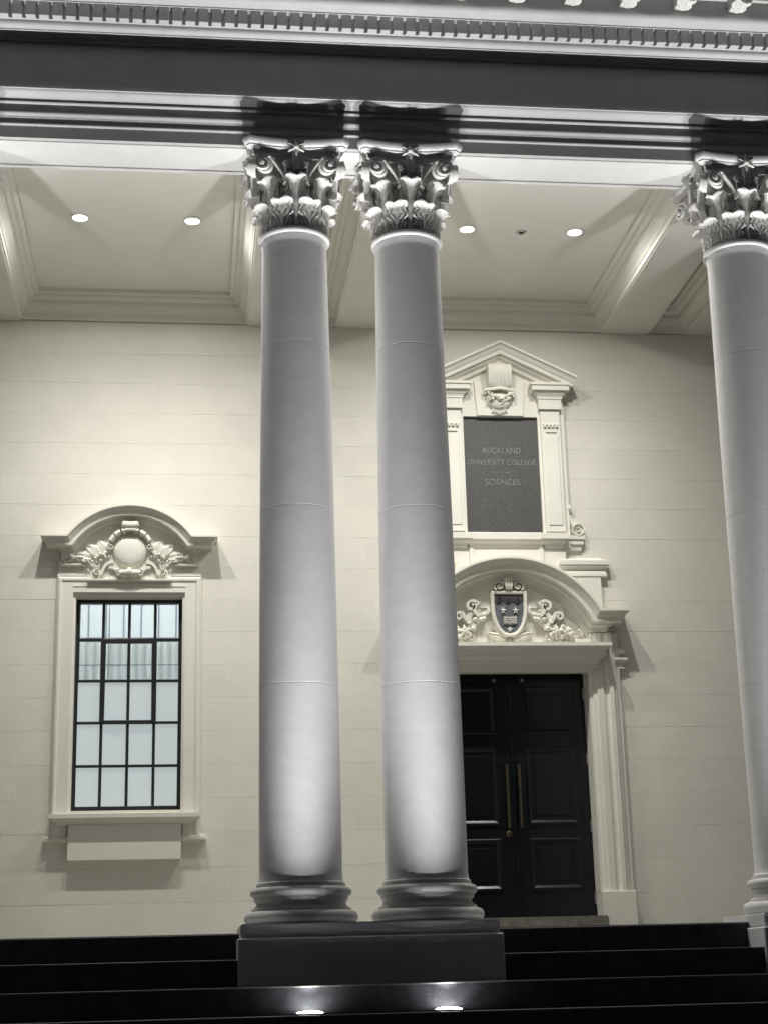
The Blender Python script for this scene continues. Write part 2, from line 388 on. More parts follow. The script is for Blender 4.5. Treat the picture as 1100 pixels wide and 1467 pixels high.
def make_column():
    c = thing('corinthian_column', 'x', 'column', (0, 0, 0.363))
    LOC[c.name] = Vector((0, 0, 0.363))
    # attic base
    bp = [(0.0, 0.3635)] + [(0.362 + 0.045 * math.sin(t * PI / 12), 0.41 - 0.046 * math.cos(t * PI / 12)) for t in range(13)]
    bp += [(0.357, 0.459), (0.357, 0.470)] + [(0.357 - 0.037 * math.sin(PI * t / 8 * 0.92), 0.470 + 0.068 * t / 8) for t in range(1, 8)] + [(0.338, 0.541), (0.338, 0.553)]
    bp += [(0.330 + 0.034 * math.sin(t * PI / 10), 0.586 - 0.033 * math.cos(t * PI / 10)) for t in range(11)]
    bp += [(0.322, 0.621), (0.322, 0.636), (0.0, 0.636)]
    MB().lathe(bp, 96).build('base', M['white'], c, smooth=40)
    zj = [0.636, 2.062, 3.411, 4.738, 5.645]
    for k in range(4):
        a, b = zj[k], zj[k + 1]; g = 0.0035
        pr = [(0.0, a)]
        if k == 0: pr += [(0.318, a), (0.318, a + 0.012), (0.307, a + 0.022), (0.302, a + 0.045)]
        else: pr += [(shaft_r(a) - g, a), (shaft_r(a), a + g)]
        st = a + 0.06
        pr += [(shaft_r(st + (b - 0.06 - st) * t / 10), st + (b - 0.06 - st) * t / 10) for t in range(11)]
        if k == 3: pr += [(0.2585, b - 0.03), (0.2655, b - 0.006), (0.2655, b)]
        else: pr += [(shaft_r(b), b - g), (shaft_r(b) - g, b)]
        pr.append((0.0, b))
        MB().lathe(pr, 96).build('shaft_drum', M['shaft'], c, smooth=30)
    ap = [(0.0, 5.645), (0.268, 5.645)] + [(0.262 + 0.026 * math.sin(t * PI / 8), 5.6785 - 0.026 * math.cos(t * PI / 8)) for t in range(9)] + [(0.0, 5.706)]
    MB().lathe(ap, 96).build('astragal', M['white'], c, smooth=40)
    # capital: bell, then leaves, volutes, abacus as sub-parts
    bell = [(0.0, 5.7055), (0.246, 5.7055), (0.238, 5.80), (0.238, 5.98), (0.248, 6.10), (0.270, 6.20), (0.292, 6.255), (0.300, 6.265), (0.300, 6.285), (0.0, 6.285)]
    cap = MB().lathe(bell, 64).build('capital', M['orn'], c, smooth=40)
    def ring(me, k, r, z, phase, nm):
        for i in range(k):
            a = phase + 2 * PI * i / k
            o = link(nm, me, cap, (r * math.sin(a), -r * math.cos(a), z)); o.rotation_euler = (0, 0, a)
    low = leaf_mesh('acanthus_leaf', 0.205, 0.162, 2.7, 0.06, M['orn'], lobes=3, cs=0.64)
    upp = leaf_mesh('acanthus_leaf', 0.362, 0.162, 2.6, 0.075, M['orn'], lobes=4, cs=0.74)
    ring(low, 8, 0.268, 5.707, PI / 8, 'acanthus_leaf')
    ring(upp, 8, 0.264, 5.71, 0.0, 'acanthus_leaf')
    mid = leaf_mesh('acanthus_leaf', 0.235, 0.120, 1.9, 0.05, M['orn'], lobes=3, cs=0.76)
    ring(mid, 8, 0.246, 5.82, PI / 8, 'acanthus_leaf')
    # corner volutes and inner helices, built for the front face then turned
    def face_map(px, py, az):
        ca, sa = math.cos(az), math.sin(az)
        def f(u, v, b):                       # u along the face, v height, b outwards
            x, y = u * ca + b * sa, u * sa - b * ca
            return (px + x, py + y, v)
        return f
    for sgn in (1, -1):
        vb = MB()
        stem = [(0.085 + 0.125 * t ** 1.15, 6.045 + 0.225 * t ** 0.75) for t in [i / 14 for i in range(14)]]
        sp = spiral(0.262, 6.196, 0.074, 0.008, 2.1, PI * 0.66, -1, 46)
        pts = stem + sp
        pts = [(sgn * u, v) for u, v in pts]
        n = len(pts); ts = [0.014 + 0.016 * min(1, i / 16) if i < 20 else 0.030 * (1 - 0.72 * (i - 20) / (n - 20)) for i in range(n)]
        def f(u, v, b, s=sgn):
            k = min(1.0, abs(u) / 0.30)                # the band swings out to the corner
            az = s * 0.34 * k
            return (u + b * math.sin(az), -(0.318 + 0.050 * k ** 1.4 + b * math.cos(az)), v)
        vb.ribbon(pts, ts, f, -0.045, [0.018 + 0.022 * min(1, max(0, (i - 14)) / 44) for i in range(n)])
        disc = [(sgn * (0.262 + 0.070 * math.cos(2 * PI * i / 28)), 6.196 + 0.070 * math.sin(2 * PI * i / 28)) for i in range(28)]
        vb.prism(disc, f, -0.05, -0.004)
        vb.prism([(sgn * (0.262 + 0.015 * math.cos(2 * PI * i / 12)), 6.196 + 0.015 * math.sin(2 * PI * i / 12)) for i in range(12)], f, -0.01, 0.044)
        vme = vb.mesh('volute', M['orn'], 40)
        hb = MB()
        stem = [(0.100 - 0.014 * math.sin(PI * t), 6.03 + 0.20 * t) for t in [i / 8 for i in range(8)]]
        sp = spiral(0.062, 6.200, 0.040, 0.005, 1.8, 0.25, 1, 34)
        pts = [(sgn * u, v) for u, v in stem + sp]; n = len(pts)
        g = lambda u, v, b: (u, -(0.330 + b), v)
        hb.ribbon(pts, [0.018 if i < 12 else 0.018 * (1 - 0.6 * (i - 12) / (n - 12)) for i in range(n)], g, -0.03, [0.012 + 0.016 * i / n for i in range(n)])
        hb.prism([(sgn * (0.062 + 0.037 * math.cos(2 * PI * i / 20)), 6.200 + 0.037 * math.sin(2 * PI * i / 20)) for i in range(20)], g, -0.035, 0.0)
        hme = hb.mesh('helix', M['orn'], 40)
        for q in range(4):
            for me, nm in ((vme, 'volute'), (hme, 'helix')):
                o = link(nm, me, cap); o.rotation_euler = (0, 0, q * PI / 2)
    # sheath leaf behind each corner volute
    sh = leaf_mesh('sheath_leaf', 0.125, 0.085, 0.5, 0.10, M['orn'], lobes=2)
    ring(sh, 8, 0.250, 6.00, PI / 8, 'sheath_leaf')
    cl = leaf_mesh('corner_leaf', 0.13, 0.09, 2.0, -0.1, M['orn'], lobes=2)
    for i in range(4):
        a = PI / 4 + i * PI / 2
        o = link('corner_leaf', cl, cap, (0.435 * math.sin(a), -0.435 * math.cos(a), 6.196)); o.rotation_euler = (0, 0, a)
    # abacus with hollowed sides and cut horns
    pth = []
    for q in range(4):
        side = []
        for i in range(-9, 10):
            t = i / 9
            side.append((t * 0.366, -(0.350 + 0.052 * abs(t) ** 2.0)))
        for x, y in side:
            a = q * PI / 2
            pth.append((x * math.cos(a) - y * math.sin(a), x * math.sin(a) + y * math.cos(a)))
    prof = [(0.10, 6.280), (0.062, 6.280), (0.062, 6.286)] + cv('cavetto', (0.060, 6.288), (0.012, 6.338), 6) + [(0.004, 6.340), (0.004, 6.352)] + cv('ovolo', (0.0, 6.354), (-0.022, 6.392), 6) + [(-0.022, 6.4035), (0.10, 6.4035)]
    # path runs anticlockwise: left normal points inwards, so positive n lies inside
    ab = MB(); ab.sweep(pth, prof, PLAN, True)
    ab.prism([(p[0] * 0.78, p[1] * 0.78) for p in pth], PLAN, 6.2855, 6.403)
    ab.build('abacus', M['white'], cap, smooth=30)
    fb = MB()
    for k in range(6):
        a = PI / 2 + k * PI / 3
        for rr_, ww in ((0.026, 0.026), (0.048, 0.016)):
            fb.blob((rr_ * math.cos(a + (0.25 if rr_ > .05 else 0)), -0.372 + (0.012 if rr_ > .05 else 0), 6.335 + rr_ * math.sin(a + (0.25 if rr_ > .05 else 0))), (0.030, 0.016, ww * 0.55), 8, a)
    fb.blob((0, -0.386, 6.335), (0.022, 0.02, 0.022), 10)
    fb.box(-0.026, 0.026, -0.375, -0.28, 6.15, 6.325)
    fme = fb.mesh('fleuron', M['orn'], 50)
    for q in range(4):
        o = link('fleuron', fme, cap); o.rotation_euler = (0, 0, q * PI / 2)
    return c

col0 = make_column()
labels = ['white column with leafed capital beyond the left edge, farther of its pair', 'white column whose capital only just shows at the left edge',
          'white Corinthian column left of the middle pair, nearer the window', 'white Corinthian column right of the middle pair, beside the black door',
          'white Corinthian column cut off by the right edge', 'white column beyond the right edge, second of its pair']
for i, x in enumerate(COLX):
    c = col0 if i == 0 else copy_tree(col0)
    c.location = (x, 0, 0.363)
    tag(c, labels[i], 'column', 'paired Corinthian columns of the portico')

# ------------------------------------------------------------------ entablature
ent = thing('entablature', 'white moulded entablature with dentils and leafy brackets across the top', 'entablature', (1.25, 0, ZS))
LX0, LX1 = X0, X1
def run(name, prof, m, parent=ent, smooth=30):
    """profile (y, z) extruded along the facade"""
    b = MB(); n = len(prof)
    b.add([(LX0, y, z) for y, z in prof] + [(LX1, y, z) for y, z in prof], [tuple(range(n)), tuple(range(2 * n - 1, n - 1, -1))] + [(i, (i + 1) % n, n + (i + 1) % n, n + i) for i in range(n)])
    return b.build(name, m, parent, smooth)
pr = [(0.25, ZS), (-0.25, ZS), (-0.25, 6.508)] + cv('ovolo', (-0.254, 6.508), (-0.268, 6.522), 4) + [(-0.264, 6.524), (-0.264, 6.572), (-0.270, 6.572)]
pr += cv('cyma', (-0.270, 6.574), (-0.294, 6.604), 6) + [(-0.294, 6.612), (-0.284, 6.614), (-0.284, 6.678), (-0.300, 6.680)] + cv('ovolo', (-0.302, 6.681), (-0.312, 6.692), 3) + [(-0.300, 6.694), (-0.300, 6.703), (-0.306, 6.703)]
pr += cv('cyma', (-0.306, 6.705), (-0.376, 6.766), 8) + [(-0.390, 6.767), (-0.390, 6.790), (-0.262, 6.798), (0.25, 6.798)]
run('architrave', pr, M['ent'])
MB().box(LX0, LX1, -0.205, 0.16, ZS - 0.010, ZS - 0.0002).build('soffit_panel', M['white'], ent, smooth=0, bevel=0.004)
MB().box(LX0, LX1, 0.185, 0.225, ZS - 0.014, ZS - 0.0002).build('soffit_moulding', M['white'], ent, smooth=0, bevel=0.005)
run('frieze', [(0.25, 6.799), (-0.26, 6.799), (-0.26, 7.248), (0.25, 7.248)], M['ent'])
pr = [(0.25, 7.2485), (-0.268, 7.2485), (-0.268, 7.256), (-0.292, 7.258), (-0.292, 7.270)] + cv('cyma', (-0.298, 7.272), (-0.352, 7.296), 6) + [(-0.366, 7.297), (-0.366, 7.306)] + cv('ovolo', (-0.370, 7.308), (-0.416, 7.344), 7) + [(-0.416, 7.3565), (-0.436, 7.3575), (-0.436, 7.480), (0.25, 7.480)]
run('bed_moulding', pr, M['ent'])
dme = MB().box(-0.0385, 0.0385, -0.490, -0.43, 7.356, 7.479).mesh('dentil', M['ent'], 0, 0.003)
x = LX0 + 0.9
while x < 6.3:
    link('dentil', dme, ent, Vector((x, 0, 0)) - LOC[ent.name]); x += 0.1045
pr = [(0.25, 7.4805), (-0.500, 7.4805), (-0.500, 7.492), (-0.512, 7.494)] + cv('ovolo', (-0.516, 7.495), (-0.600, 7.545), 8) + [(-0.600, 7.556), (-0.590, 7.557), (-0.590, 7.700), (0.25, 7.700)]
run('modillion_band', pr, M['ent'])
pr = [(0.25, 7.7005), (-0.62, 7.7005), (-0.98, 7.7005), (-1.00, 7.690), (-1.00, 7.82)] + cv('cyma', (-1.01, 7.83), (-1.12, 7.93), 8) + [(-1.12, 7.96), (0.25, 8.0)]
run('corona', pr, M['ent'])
mb = MB()
prf = [(-0.589, 7.69), (-0.589, 7.600)] + [(-0.60 - 0.25 * t, 7.600 - 0.020 * math.sin(PI * t) + 0.045 * t) for t in [i / 10 for i in range(11)]] + [(-0.868, 7.655), (-0.868, 7.6995), (-0.60, 7.6995)]
mb.prism(prf, lambda y, z, b: (b, y, z), -0.066, 0.066)
mme = mb.mesh('modillion', M['ent'], 40, 0.004)
mleaf = leaf_mesh('modillion_leaf', 0.205, 0.150, 1.9, -0.06, M['orn'], lobes=3, cs=0.74)
x = 4.441 - 0.463 * 12
while x < 6.6:
    o = link('modillion', mme, ent, Vector((x, 0, 0)) - LOC[ent.name])
    l = link('modillion_leaf', mleaf, o, (0, -0.604, 7.590)); l.rotation_euler = (PI / 2 + 0.12, 0, 0)
    b = MB()
    for k, (e, zz) in enumerate(((0.0, 0.012), (0.028, 0.006))):
        q = [(x + 0.10 + e, -0.90 + e), (x + 0.363 - e, -0.90 + e), (x + 0.363 - e, -0.63 - e), (x + 0.10 + e, -0.63 - e)]
        b.sweep(q, [(0, 7.6995), (0, 7.6995 - zz), (0.022, 7.6995 - zz), (0.022, 7.6995)], PLAN, True)
    b.build('soffit_coffer', M['ent'], ent, smooth=0)
    x += 0.463

# ------------------------------------------------------------------ ceiling, beams and their cornices
ceil = tag(MB().box(X0, X1, 0.25, W + 0.3, ZC, ZC + 0.2).build('portico_ceiling', M['ceil'], smooth=0), kind='structure')
BW = 0.25
bl = ['ceiling beam beyond the left edge', 'cream ceiling beam at the left edge running to the wall', 'ceiling beam running back behind the left column of the middle pair',
      'ceiling beam running back behind the right column of the middle pair', 'wide cream ceiling beam left of the right-hand capital', 'ceiling beam at the far right, half hidden by the last column']
for x, lb in zip(COLX, bl):
    t = thing('ceiling_beam', lb, 'beam', (x, 1.85, ZS), 'ceiling beams between columns and wall')
    MB().box(x - BW, x + BW, 0.2505, W + 0.01, ZS + 0.002, ZC).build('beam_body', M['ceil'], t, smooth=0, bevel=0.004)
cprof = [(0, ZC - 0.0005), (0, ZS + 0.012), (0.016, ZS + 0.012), (0.016, ZS + 0.060), (0.026, ZS + 0.064), (0.026, ZS + 0.078)] + cv('cyma', (0.030, ZS + 0.080), (0.082, ZS + 0.150), 7) + [(0.092, ZS + 0.152), (0.092, ZS + 0.192)] + cv('ovolo', (0.100, ZS + 0.194), (0.142, ZS + 0.232), 6) + [(0.142, ZS + 0.240), (0.185, ZS + 0.246), (0.185, ZC - 0.0005)]
names = ['plaster cornice round the left wide ceiling bay', 'plaster cornice round the narrow bay between the middle columns', 'plaster cornice round the ceiling bay over the door', 'plaster cornice round the narrow bay at far right', 'plaster cornice round the narrow bay past the left edge']
for (a, b), lb in zip(((COLX[1], COLX[2]), (COLX[2], COLX[3]), (COLX[3], COLX[4]), (COLX[4], COLX[5]), (COLX[0], COLX[1])), names):
    x0, x1, y0, y1 = a + BW, b - BW, 0.2505, W
    bm_ = MB(); bm_.sweep([(x0, y0), (x1, y0), (x1, y1), (x0, y1)], cprof, PLAN, True)
    o = bm_.build('ceiling_cornice', M['ceil'], smooth=30); tag(o, lb, 'cornice', 'cornices of the ceiling bays', 'thing')

# ------------------------------------------------------------------ lamps: recessed downlights and ground uplights
def beam(ld, core, n, wide, m=1.0, dip=0.0):
    """lamp optics: intensity core * cos^n + wide * cos^m - dip * cos^300 over the angle from the lamp's axis"""
    ld.use_nodes = True; N = ld.node_tree.nodes; L = ld.node_tree.links
    em = N['Emission']; tc = N.new('ShaderNodeTexCoord')
    d = N.new('ShaderNodeVectorMath'); d.operation = 'DOT_PRODUCT'; d.inputs[1].default_value = (0, 0, 1)
    L.new(tc.outputs['Normal'], d.inputs[0])
    a = N.new('ShaderNodeMath'); a.operation = 'ABSOLUTE'; L.new(d.outputs['Value'], a.inputs[0])
    p = N.new('ShaderNodeMath'); p.operation = 'POWER'; p.inputs[1].default_value = n; L.new(a.outputs[0], p.inputs[0])
    k = N.new('ShaderNodeMath'); k.operation = 'MULTIPLY'; k.inputs[1].default_value = core; L.new(p.outputs[0], k.inputs[0])
    a4 = N.new('ShaderNodeMath'); a4.operation = 'POWER'; a4.inputs[1].default_value = m; L.new(a.outputs[0], a4.inputs[0])
    w = N.new('ShaderNodeMath'); w.operation = 'MULTIPLY_ADD'; w.inputs[1].default_value = wide; L.new(a4.outputs[0], w.inputs[0]); L.new(k.outputs[0], w.inputs[2])
    p2 = N.new('ShaderNodeMath'); p2.operation = 'POWER'; p2.inputs[1].default_value = 300; L.new(a.outputs[0], p2.inputs[0])
    q = N.new('ShaderNodeMath'); q.operation = 'MULTIPLY_ADD'; q.inputs[1].default_value = -dip; L.new(p2.outputs[0], q.inputs[0]); L.new(w.outputs[0], q.inputs[2])
    L.new(q.outputs[0], em.inputs['Strength'])
def downlight(x, y, label, lit=True):
    t = thing('downlight', label, 'downlight', (x, y, ZC), 'recessed ceiling downlights')
    MB().lathe([(0.068, -0.0005), (0.092, -0.0005), (0.092, -0.005), (0.078, -0.010), (0.068, -0.008)], 40, (x, y, ZC), True).build('trim_ring', M['ceil'], t, smooth=40)
    MB().lathe([(0.0, -0.001), (0.067, -0.001), (0.067, -0.004), (0.0, -0.0045)], 36, (x, y, ZC)).build('lens', M['lens_down'], t, smooth=40)
    ld = bpy.data.lights.new('downlight_lamp', 'SPOT'); ld.energy = DOWN_W; ld.color = DOWN_COL
    ld.spot_size = math.radians(172); ld.spot_blend = 0.15; ld.shadow_soft_size = 0.05; beam(ld, 0.42, 3.6, 0.10)
    lo = bpy.data.objects.new('downlight_lamp', ld); COL.objects.link(lo); lo.parent = t; lo.location = (0, 0, -0.06)
    lo['kind'] = 'helper'
DY = 1.69
downlight(-1.03, DY, 'lit round downlight left of the two in the left ceiling bay')
downlight(-0.016, DY, 'lit round downlight right of the two in the left ceiling bay')
downlight(2.53, DY, 'lit round downlight nearer the middle columns in the bay over the door')
downlight(3.555, DY, 'lit round downlight nearer the right beam in the bay over the door')
t = thing('smoke_detector', 'small dark round sensor between the two downlights over the door', 'sensor', (3.05, 1.72, ZC))
MB().lathe([(0.022, -0.0005), (0.048, -0.0005), (0.048, -0.006), (0.040, -0.012), (0.022, -0.010)], 32, (3.05, 1.72, ZC), True).build('bezel', M['steel'], t, smooth=40)
MB().lathe([(0.0, -0.001), (0.0215, -0.001), (0.0215, -0.016), (0.0, -0.020)], 24, (3.05, 1.72, ZC)).build('sensor_eye', M['frame'], t, smooth=40)

ZT = STEP[3][1]
def uplight(x, label):
    y = -0.897
    t = thing('ground_uplight', label, 'uplight', (x, y, ZT), 'recessed uplights in the step before the columns')
    MB().lathe([(0.088, 0.0006), (0.105, 0.0006), (0.105, 0.008), (0.098, 0.013), (0.088, 0.012)], 48, (x, y, ZT), True).build('rim', M['frame'], t, smooth=40)
    MB().lathe([(0.0, 0.001), (0.0875, 0.001), (0.0875, 0.013), (0.076, 0.019), (0.05, 0.024), (0.0, 0.026)], 40, (x, y, ZT)).build('lens', M['lens_up'], t, smooth=40)
    ld = bpy.data.lights.new('uplight_lamp', 'SPOT'); ld.energy = UP_W; ld.color = UP_COL
    ld.spot_size = math.radians(172); ld.spot_blend = 0.15; ld.shadow_soft_size = 0.022; beam(ld, 0.52, 60, 0.42, 17, 0.25)
    lo = bpy.data.objects.new('uplight_lamp', ld); COL.objects.link(lo); lo.parent = t; lo.location = (0, 0, 0.034)
    lo.rotation_euler = (PI - 0.012, 0, 0); lo['kind'] = 'helper'
for x, lb in zip(COLX, ['uplight past the left edge, farther one', 'uplight in the step just past the left edge', 'glowing round uplight below the left column of the middle pair', 'glowing round uplight below the right column of the middle pair', 'uplight in the step just past the right edge', 'uplight past the right edge, farther one']):
    uplight(x - 0.01, lb)

# ------------------------------------------------------------------ shared ornament builders
def mirror(b):
    """copy the builder's content across x = 0 (local), faces flipped by the normal pass"""
    n = len(b.v); b.v += [(-x, y, z) for x, y, z in b.v]; b.f += [tuple(n + i for i in q) for q in b.f]; return b
def pair(b, x, name, m, parent, smooth=45):
    """the builder's content right of the axis x and, mirrored, left of it: two parts"""
    for s in (1, -1):
        c = MB(); c.add([(x + s * p[0], p[1], p[2]) for p in b.v], b.f); c.build(name, m, parent, smooth)
def shift(b, dx):
    b.v = [(x + dx, y, z) for x, y, z in b.v]; return b
def fruits(b, pts, r, depth, dens, seed):
    rg = random.Random(seed); st = random.getstate(); random.seed(seed)
    P_ = [Vector(p) for p in pts]
    for i in range(len(P_) - 1):
        n = max(2, int((P_[i + 1] - P_[i]).length * dens))
        for k in range(n):
            p = P_[i].lerp(P_[i + 1], (k + rg.random() * .6) / n)
            s = rg.uniform(0.55, 1.05)
            for q in range(2):
                b.blob((p.x + rg.uniform(-1, 1) * r, p.y - depth * rg.uniform(0.3, 1.0), p.z + rg.uniform(-1, 1) * r), (r * .62 * s, r * .55 * s, r * (.45 + .25 * rg.random()) * s), 8, rg.uniform(0, 3), 0.18)
            if rg.random() < 0.6:
                b.blob((p.x + rg.uniform(-1.3, 1.3) * r, p.y - depth * .3, p.z + rg.uniform(-1.3, 1.3) * r), (r * 1.0, r * .28, r * .34), 8, rg.uniform(0, 3.1), 0.1)
    random.setstate(st)
def flat_leaf(b, x, z, ang, L_, w, out, lobes=3):
    """leaf lying on the wall, from (x, z) in direction ang, bulging outwards by out"""
    nv, nu = 14, 6; vs = []
    ca, sa = math.cos(ang), math.sin(ang)
    for j in range(nv + 1):
        v = j / nv
        hw = w / 2 * (math.sin(PI * (0.12 + 0.86 * v)) ** 0.8) * (0.74 + 0.34 * math.sin(PI * ((v * lobes) % 1)) ** .6)
        for i in range(nu + 1):
            u = i / nu * 2 - 1
            o = out * (math.sin(PI * min(1, v * 0.9 + 0.12)) * 0.7 + 0.55 * v ** 3) * (1 - 0.55 * u * u) - 0.18 * out * math.cos(u * PI * 2) + 0.006
            px, pz = v * L_, u * hw
            vs.append((x + px * ca - pz * sa, W - o, z + px * sa + pz * ca))
    n1 = nu + 1; N_ = len(vs)
    vs += [(p[0], W + 0.004, p[2]) for p in vs[:N_]]
    fs = []
    for j in range(nv):
        for i in range(nu): a = j * n1 + i; fs.append((a, a + 1, a + n1 + 1, a + n1))
        for i in (0, nu): a = j * n1 + i; fs.append((a, a + n1, N_ + a + n1, N_ + a))
    for j in (0, nv):
        for i in range(nu): a = j * n1 + i; fs.append((a, a + 1, N_ + a + 1, N_ + a))
    b.add(vs, fs)
def scroll(b, pts, t0, t1, b1, b0=-0.004):
    n = len(pts); b.ribbon(pts, [t0 + (t1 - t0) * i / (n - 1) for i in range(n)], ELEV, b0, b1)
def arc(cx, cz, r, a0, a1, n=48): return [(cx + r * math.cos(a0 + (a1 - a0) * i / n), cz + r * math.sin(a0 + (a1 - a0) * i / n)) for i in range(n + 1)]
def ret(b, x0, x1, prof, base=0.0):
    """moulding along the wall from x0 to x1 with mitred returns at both ends; profile (projection, z)"""
    y = W - base
    b.sweep([(x0, W + 0.02), (x0, y), (x1, y), (x1, W + 0.02)], [(-(o - base), z) for o, z in prof], PLAN)
def seg_pediment(cx, zt, half, rise, xe, prof, parent, name='pediment_cornice'):
    """segmental cornice with short level ears; profile (distance below the top line, projection)"""
    R = (half * half + rise * rise) / (2 * rise); cz = zt - R; a = math.asin(half / R); zs_ = zt - rise
    path = [(cx - xe, zs_)] + arc(cx, cz, R, PI / 2 + a, PI / 2 - a, 56) + [(cx + xe, zs_)]
    b = MB(); b.sweep(path, [(-n, o) for n, o in prof], ELEV)
    for s in (1, -1):
        p = [(cx + s * xe, W), (cx + s * (xe + 0.012), W), (cx + s * (xe + 0.012), W + 0.02)]
        b.sweep(p if s > 0 else p, [(-s * o, zs_ - n) for n, o in prof], PLAN)
    b.build(name, M['trim'], parent, smooth=25)
    return R, cz, zs_

# ------------------------------------------------------------------ window
win = thing('steel_window', 'tall lit window of twenty panes in black steel frame, left of the columns', 'window', (XW, W + 0.15, 1.56))
YW = W + 0.15
wx0, wx1, wz0, wz1 = XW - 0.50, XW + 0.50, 1.560, 3.560
fb = MB()
for a, b, c, d in ((wx0 - 0.006, wx0 + 0.026, wz0 - 0.02, wz1 + 0.006), (wx1 - 0.026, wx1 + 0.006, wz0 - 0.02, wz1 + 0.006)):
    fb.box(a, b, YW - 0.02, YW + 0.05, c, d)
fb.box(wx0 + 0.026, wx1 - 0.026, YW - 0.02, YW + 0.05, wz1 - 0.030, wz1 + 0.006)
fb.box(wx0 + 0.026, wx1 - 0.026, YW - 0.02, YW + 0.05, wz0 - 0.02, wz0 + 0.026)
fb.build('frame', M['frame'], win, smooth=0, bevel=0.004)
rows = [wz0, 1.962, 2.371, 2.773, 3.173, wz1]
cols = [wx0, XW - 0.247, XW, XW + 0.247, wx1]
for z in rows[1:-1]:
    MB().box(wx0 + 0.026, wx1 - 0.026, YW - 0.012, YW + 0.03, z - 0.013, z + 0.013).build('glazing_bar', M['frame'], win, smooth=0, bevel=0.003)
for x in cols[1:-1]:
    for a, b in zip(rows[:-1], rows[1:]):
        MB().box(x - 0.014, x + 0.014, YW - 0.013, YW + 0.028, a + 0.013 if a > wz0 else a + 0.026, b - 0.013 if b < wz1 else b - 0.030).build('glazing_bar', M['frame'], win, smooth=0, bevel=0.003)
cz0, cz1, ca, cb = rows[2] - 0.004, rows[4] + 0.006, cols[1], cols[3]
cs = MB()
cs.box(ca - 0.020, ca + 0.026, YW - 0.034, YW - 0.0125, cz0, cz1); cs.box(cb - 0.026, cb + 0.020, YW - 0.034, YW - 0.0125, cz0, cz1)
cs.box(ca + 0.026, cb - 0.026, YW - 0.034, YW - 0.0125, cz1 - 0.046, cz1); cs.box(ca + 0.026, cb - 0.026, YW - 0.034, YW - 0.0125, cz0 - 0.012, cz0 + 0.026)
cas = cs.build('casement', M['frame'], win, smooth=0, bevel=0.004)
MB().box(ca + 0.10, ca + 0.21, YW - 0.046, YW - 0.0345, cz0 - 0.006, cz0 + 0.012).build('casement_stay', M['frame'], cas, smooth=0, bevel=0.002)
for r_ in range(5):
    for c_ in range(4):
        p = MB().box(cols[c_] + 0.012, cols[c_ + 1] - 0.012, YW + 0.006, YW + 0.012, rows[r_] + 0.010, rows[r_ + 1] - 0.010)
        p.build('pane', M['frost'] if r_ < 3 else M['glass'], win, smooth=0)
# the lit room behind
room = thing('lit_room', 'bright pale blue room seen through the upper panes of the window', 'room', (XW, 5.2, 0.6))
rb = MB(); rx0, rx1, ry0, ry1, rz0, rz1 = XW - 1.5, XW + 1.9, W + 0.425, 6.6, 0.6, 5.6
rb.add([(rx0, ry0, rz0), (rx1, ry0, rz0), (rx1, ry1, rz0), (rx0, ry1, rz0), (rx0, ry0, rz1), (rx1, ry0, rz1), (rx1, ry1, rz1), (rx0, ry1, rz1)],
       [(0, 1, 2, 3), (4, 7, 6, 5), (1, 5, 6, 2), (3, 2, 6, 7), (0, 3, 7, 4)])
rb.build('room_shell', M['room'], room, smooth=0)
for k in range(17):
    x = rx0 + 0.12 + 0.2 * k
    MB().box(x - 0.008, x + 0.008, ry1 - 0.012, ry1 - 0.001, rz0, rz1).build('wall_joint', M['groove'], room, smooth=0)
pl = MB(); zz = []
n = 120
for i in range(n + 1):
    x = wx0 - 0.15 + 1.3 * i / n
    zz.append((x, W + 0.50 + 0.020 * math.sin(2 * PI * i / 7.5)))
v = [(x, y, 2.70) for x, y in zz] + [(x, y, 3.235) for x, y in zz] + [(x, y + 0.004, 2.70) for x, y in zz] + [(x, y + 0.004, 3.235) for x, y in zz]
q = n + 1
pl.add(v, [(i, i + 1, q + i + 1, q + i) for i in range(n)] + [(2 * q + i, 3 * q + i, 3 * q + i + 1, 2 * q + i + 1) for i in range(n)] + [(q + i, q + i + 1, 3 * q + i + 1, 3 * q + i) for i in range(n)])
bl_ = pl.build('pleated_screen', M['screen'], room, smooth=60)
MB().box(wx0 - 0.15, wx1 + 0.15, W + 0.462, W + 0.474, 3.236, 3.262).build('screen_rail', M['roomwhite'], room, smooth=0)
MB().box(wx0 - 0.15, wx1 + 0.15, W + 0.458, W + 0.464, 2.985, 2.992).build('screen_cord', M['groove'], room, smooth=0)
MB().tube([(XW - 0.21, W + 0.445, 2.70), (XW - 0.205, W + 0.445, 3.7)], 0.006, 8).build('blind_cord', M['roomwhite'], room)
MB().tube([(XW - 0.9, 4.9, 4.9), (XW + 1.1, 4.9, 4.9)], 0.05, 12).build('ceiling_tube', M['tube'], room)
MB().box(XW - 0.8, XW + 0.8, W + 0.58, W + 0.66, 3.84, 3.90).build('added_screen_light', M['tube'], room)  # unseen lamp added above the window head to brighten the pleated screen

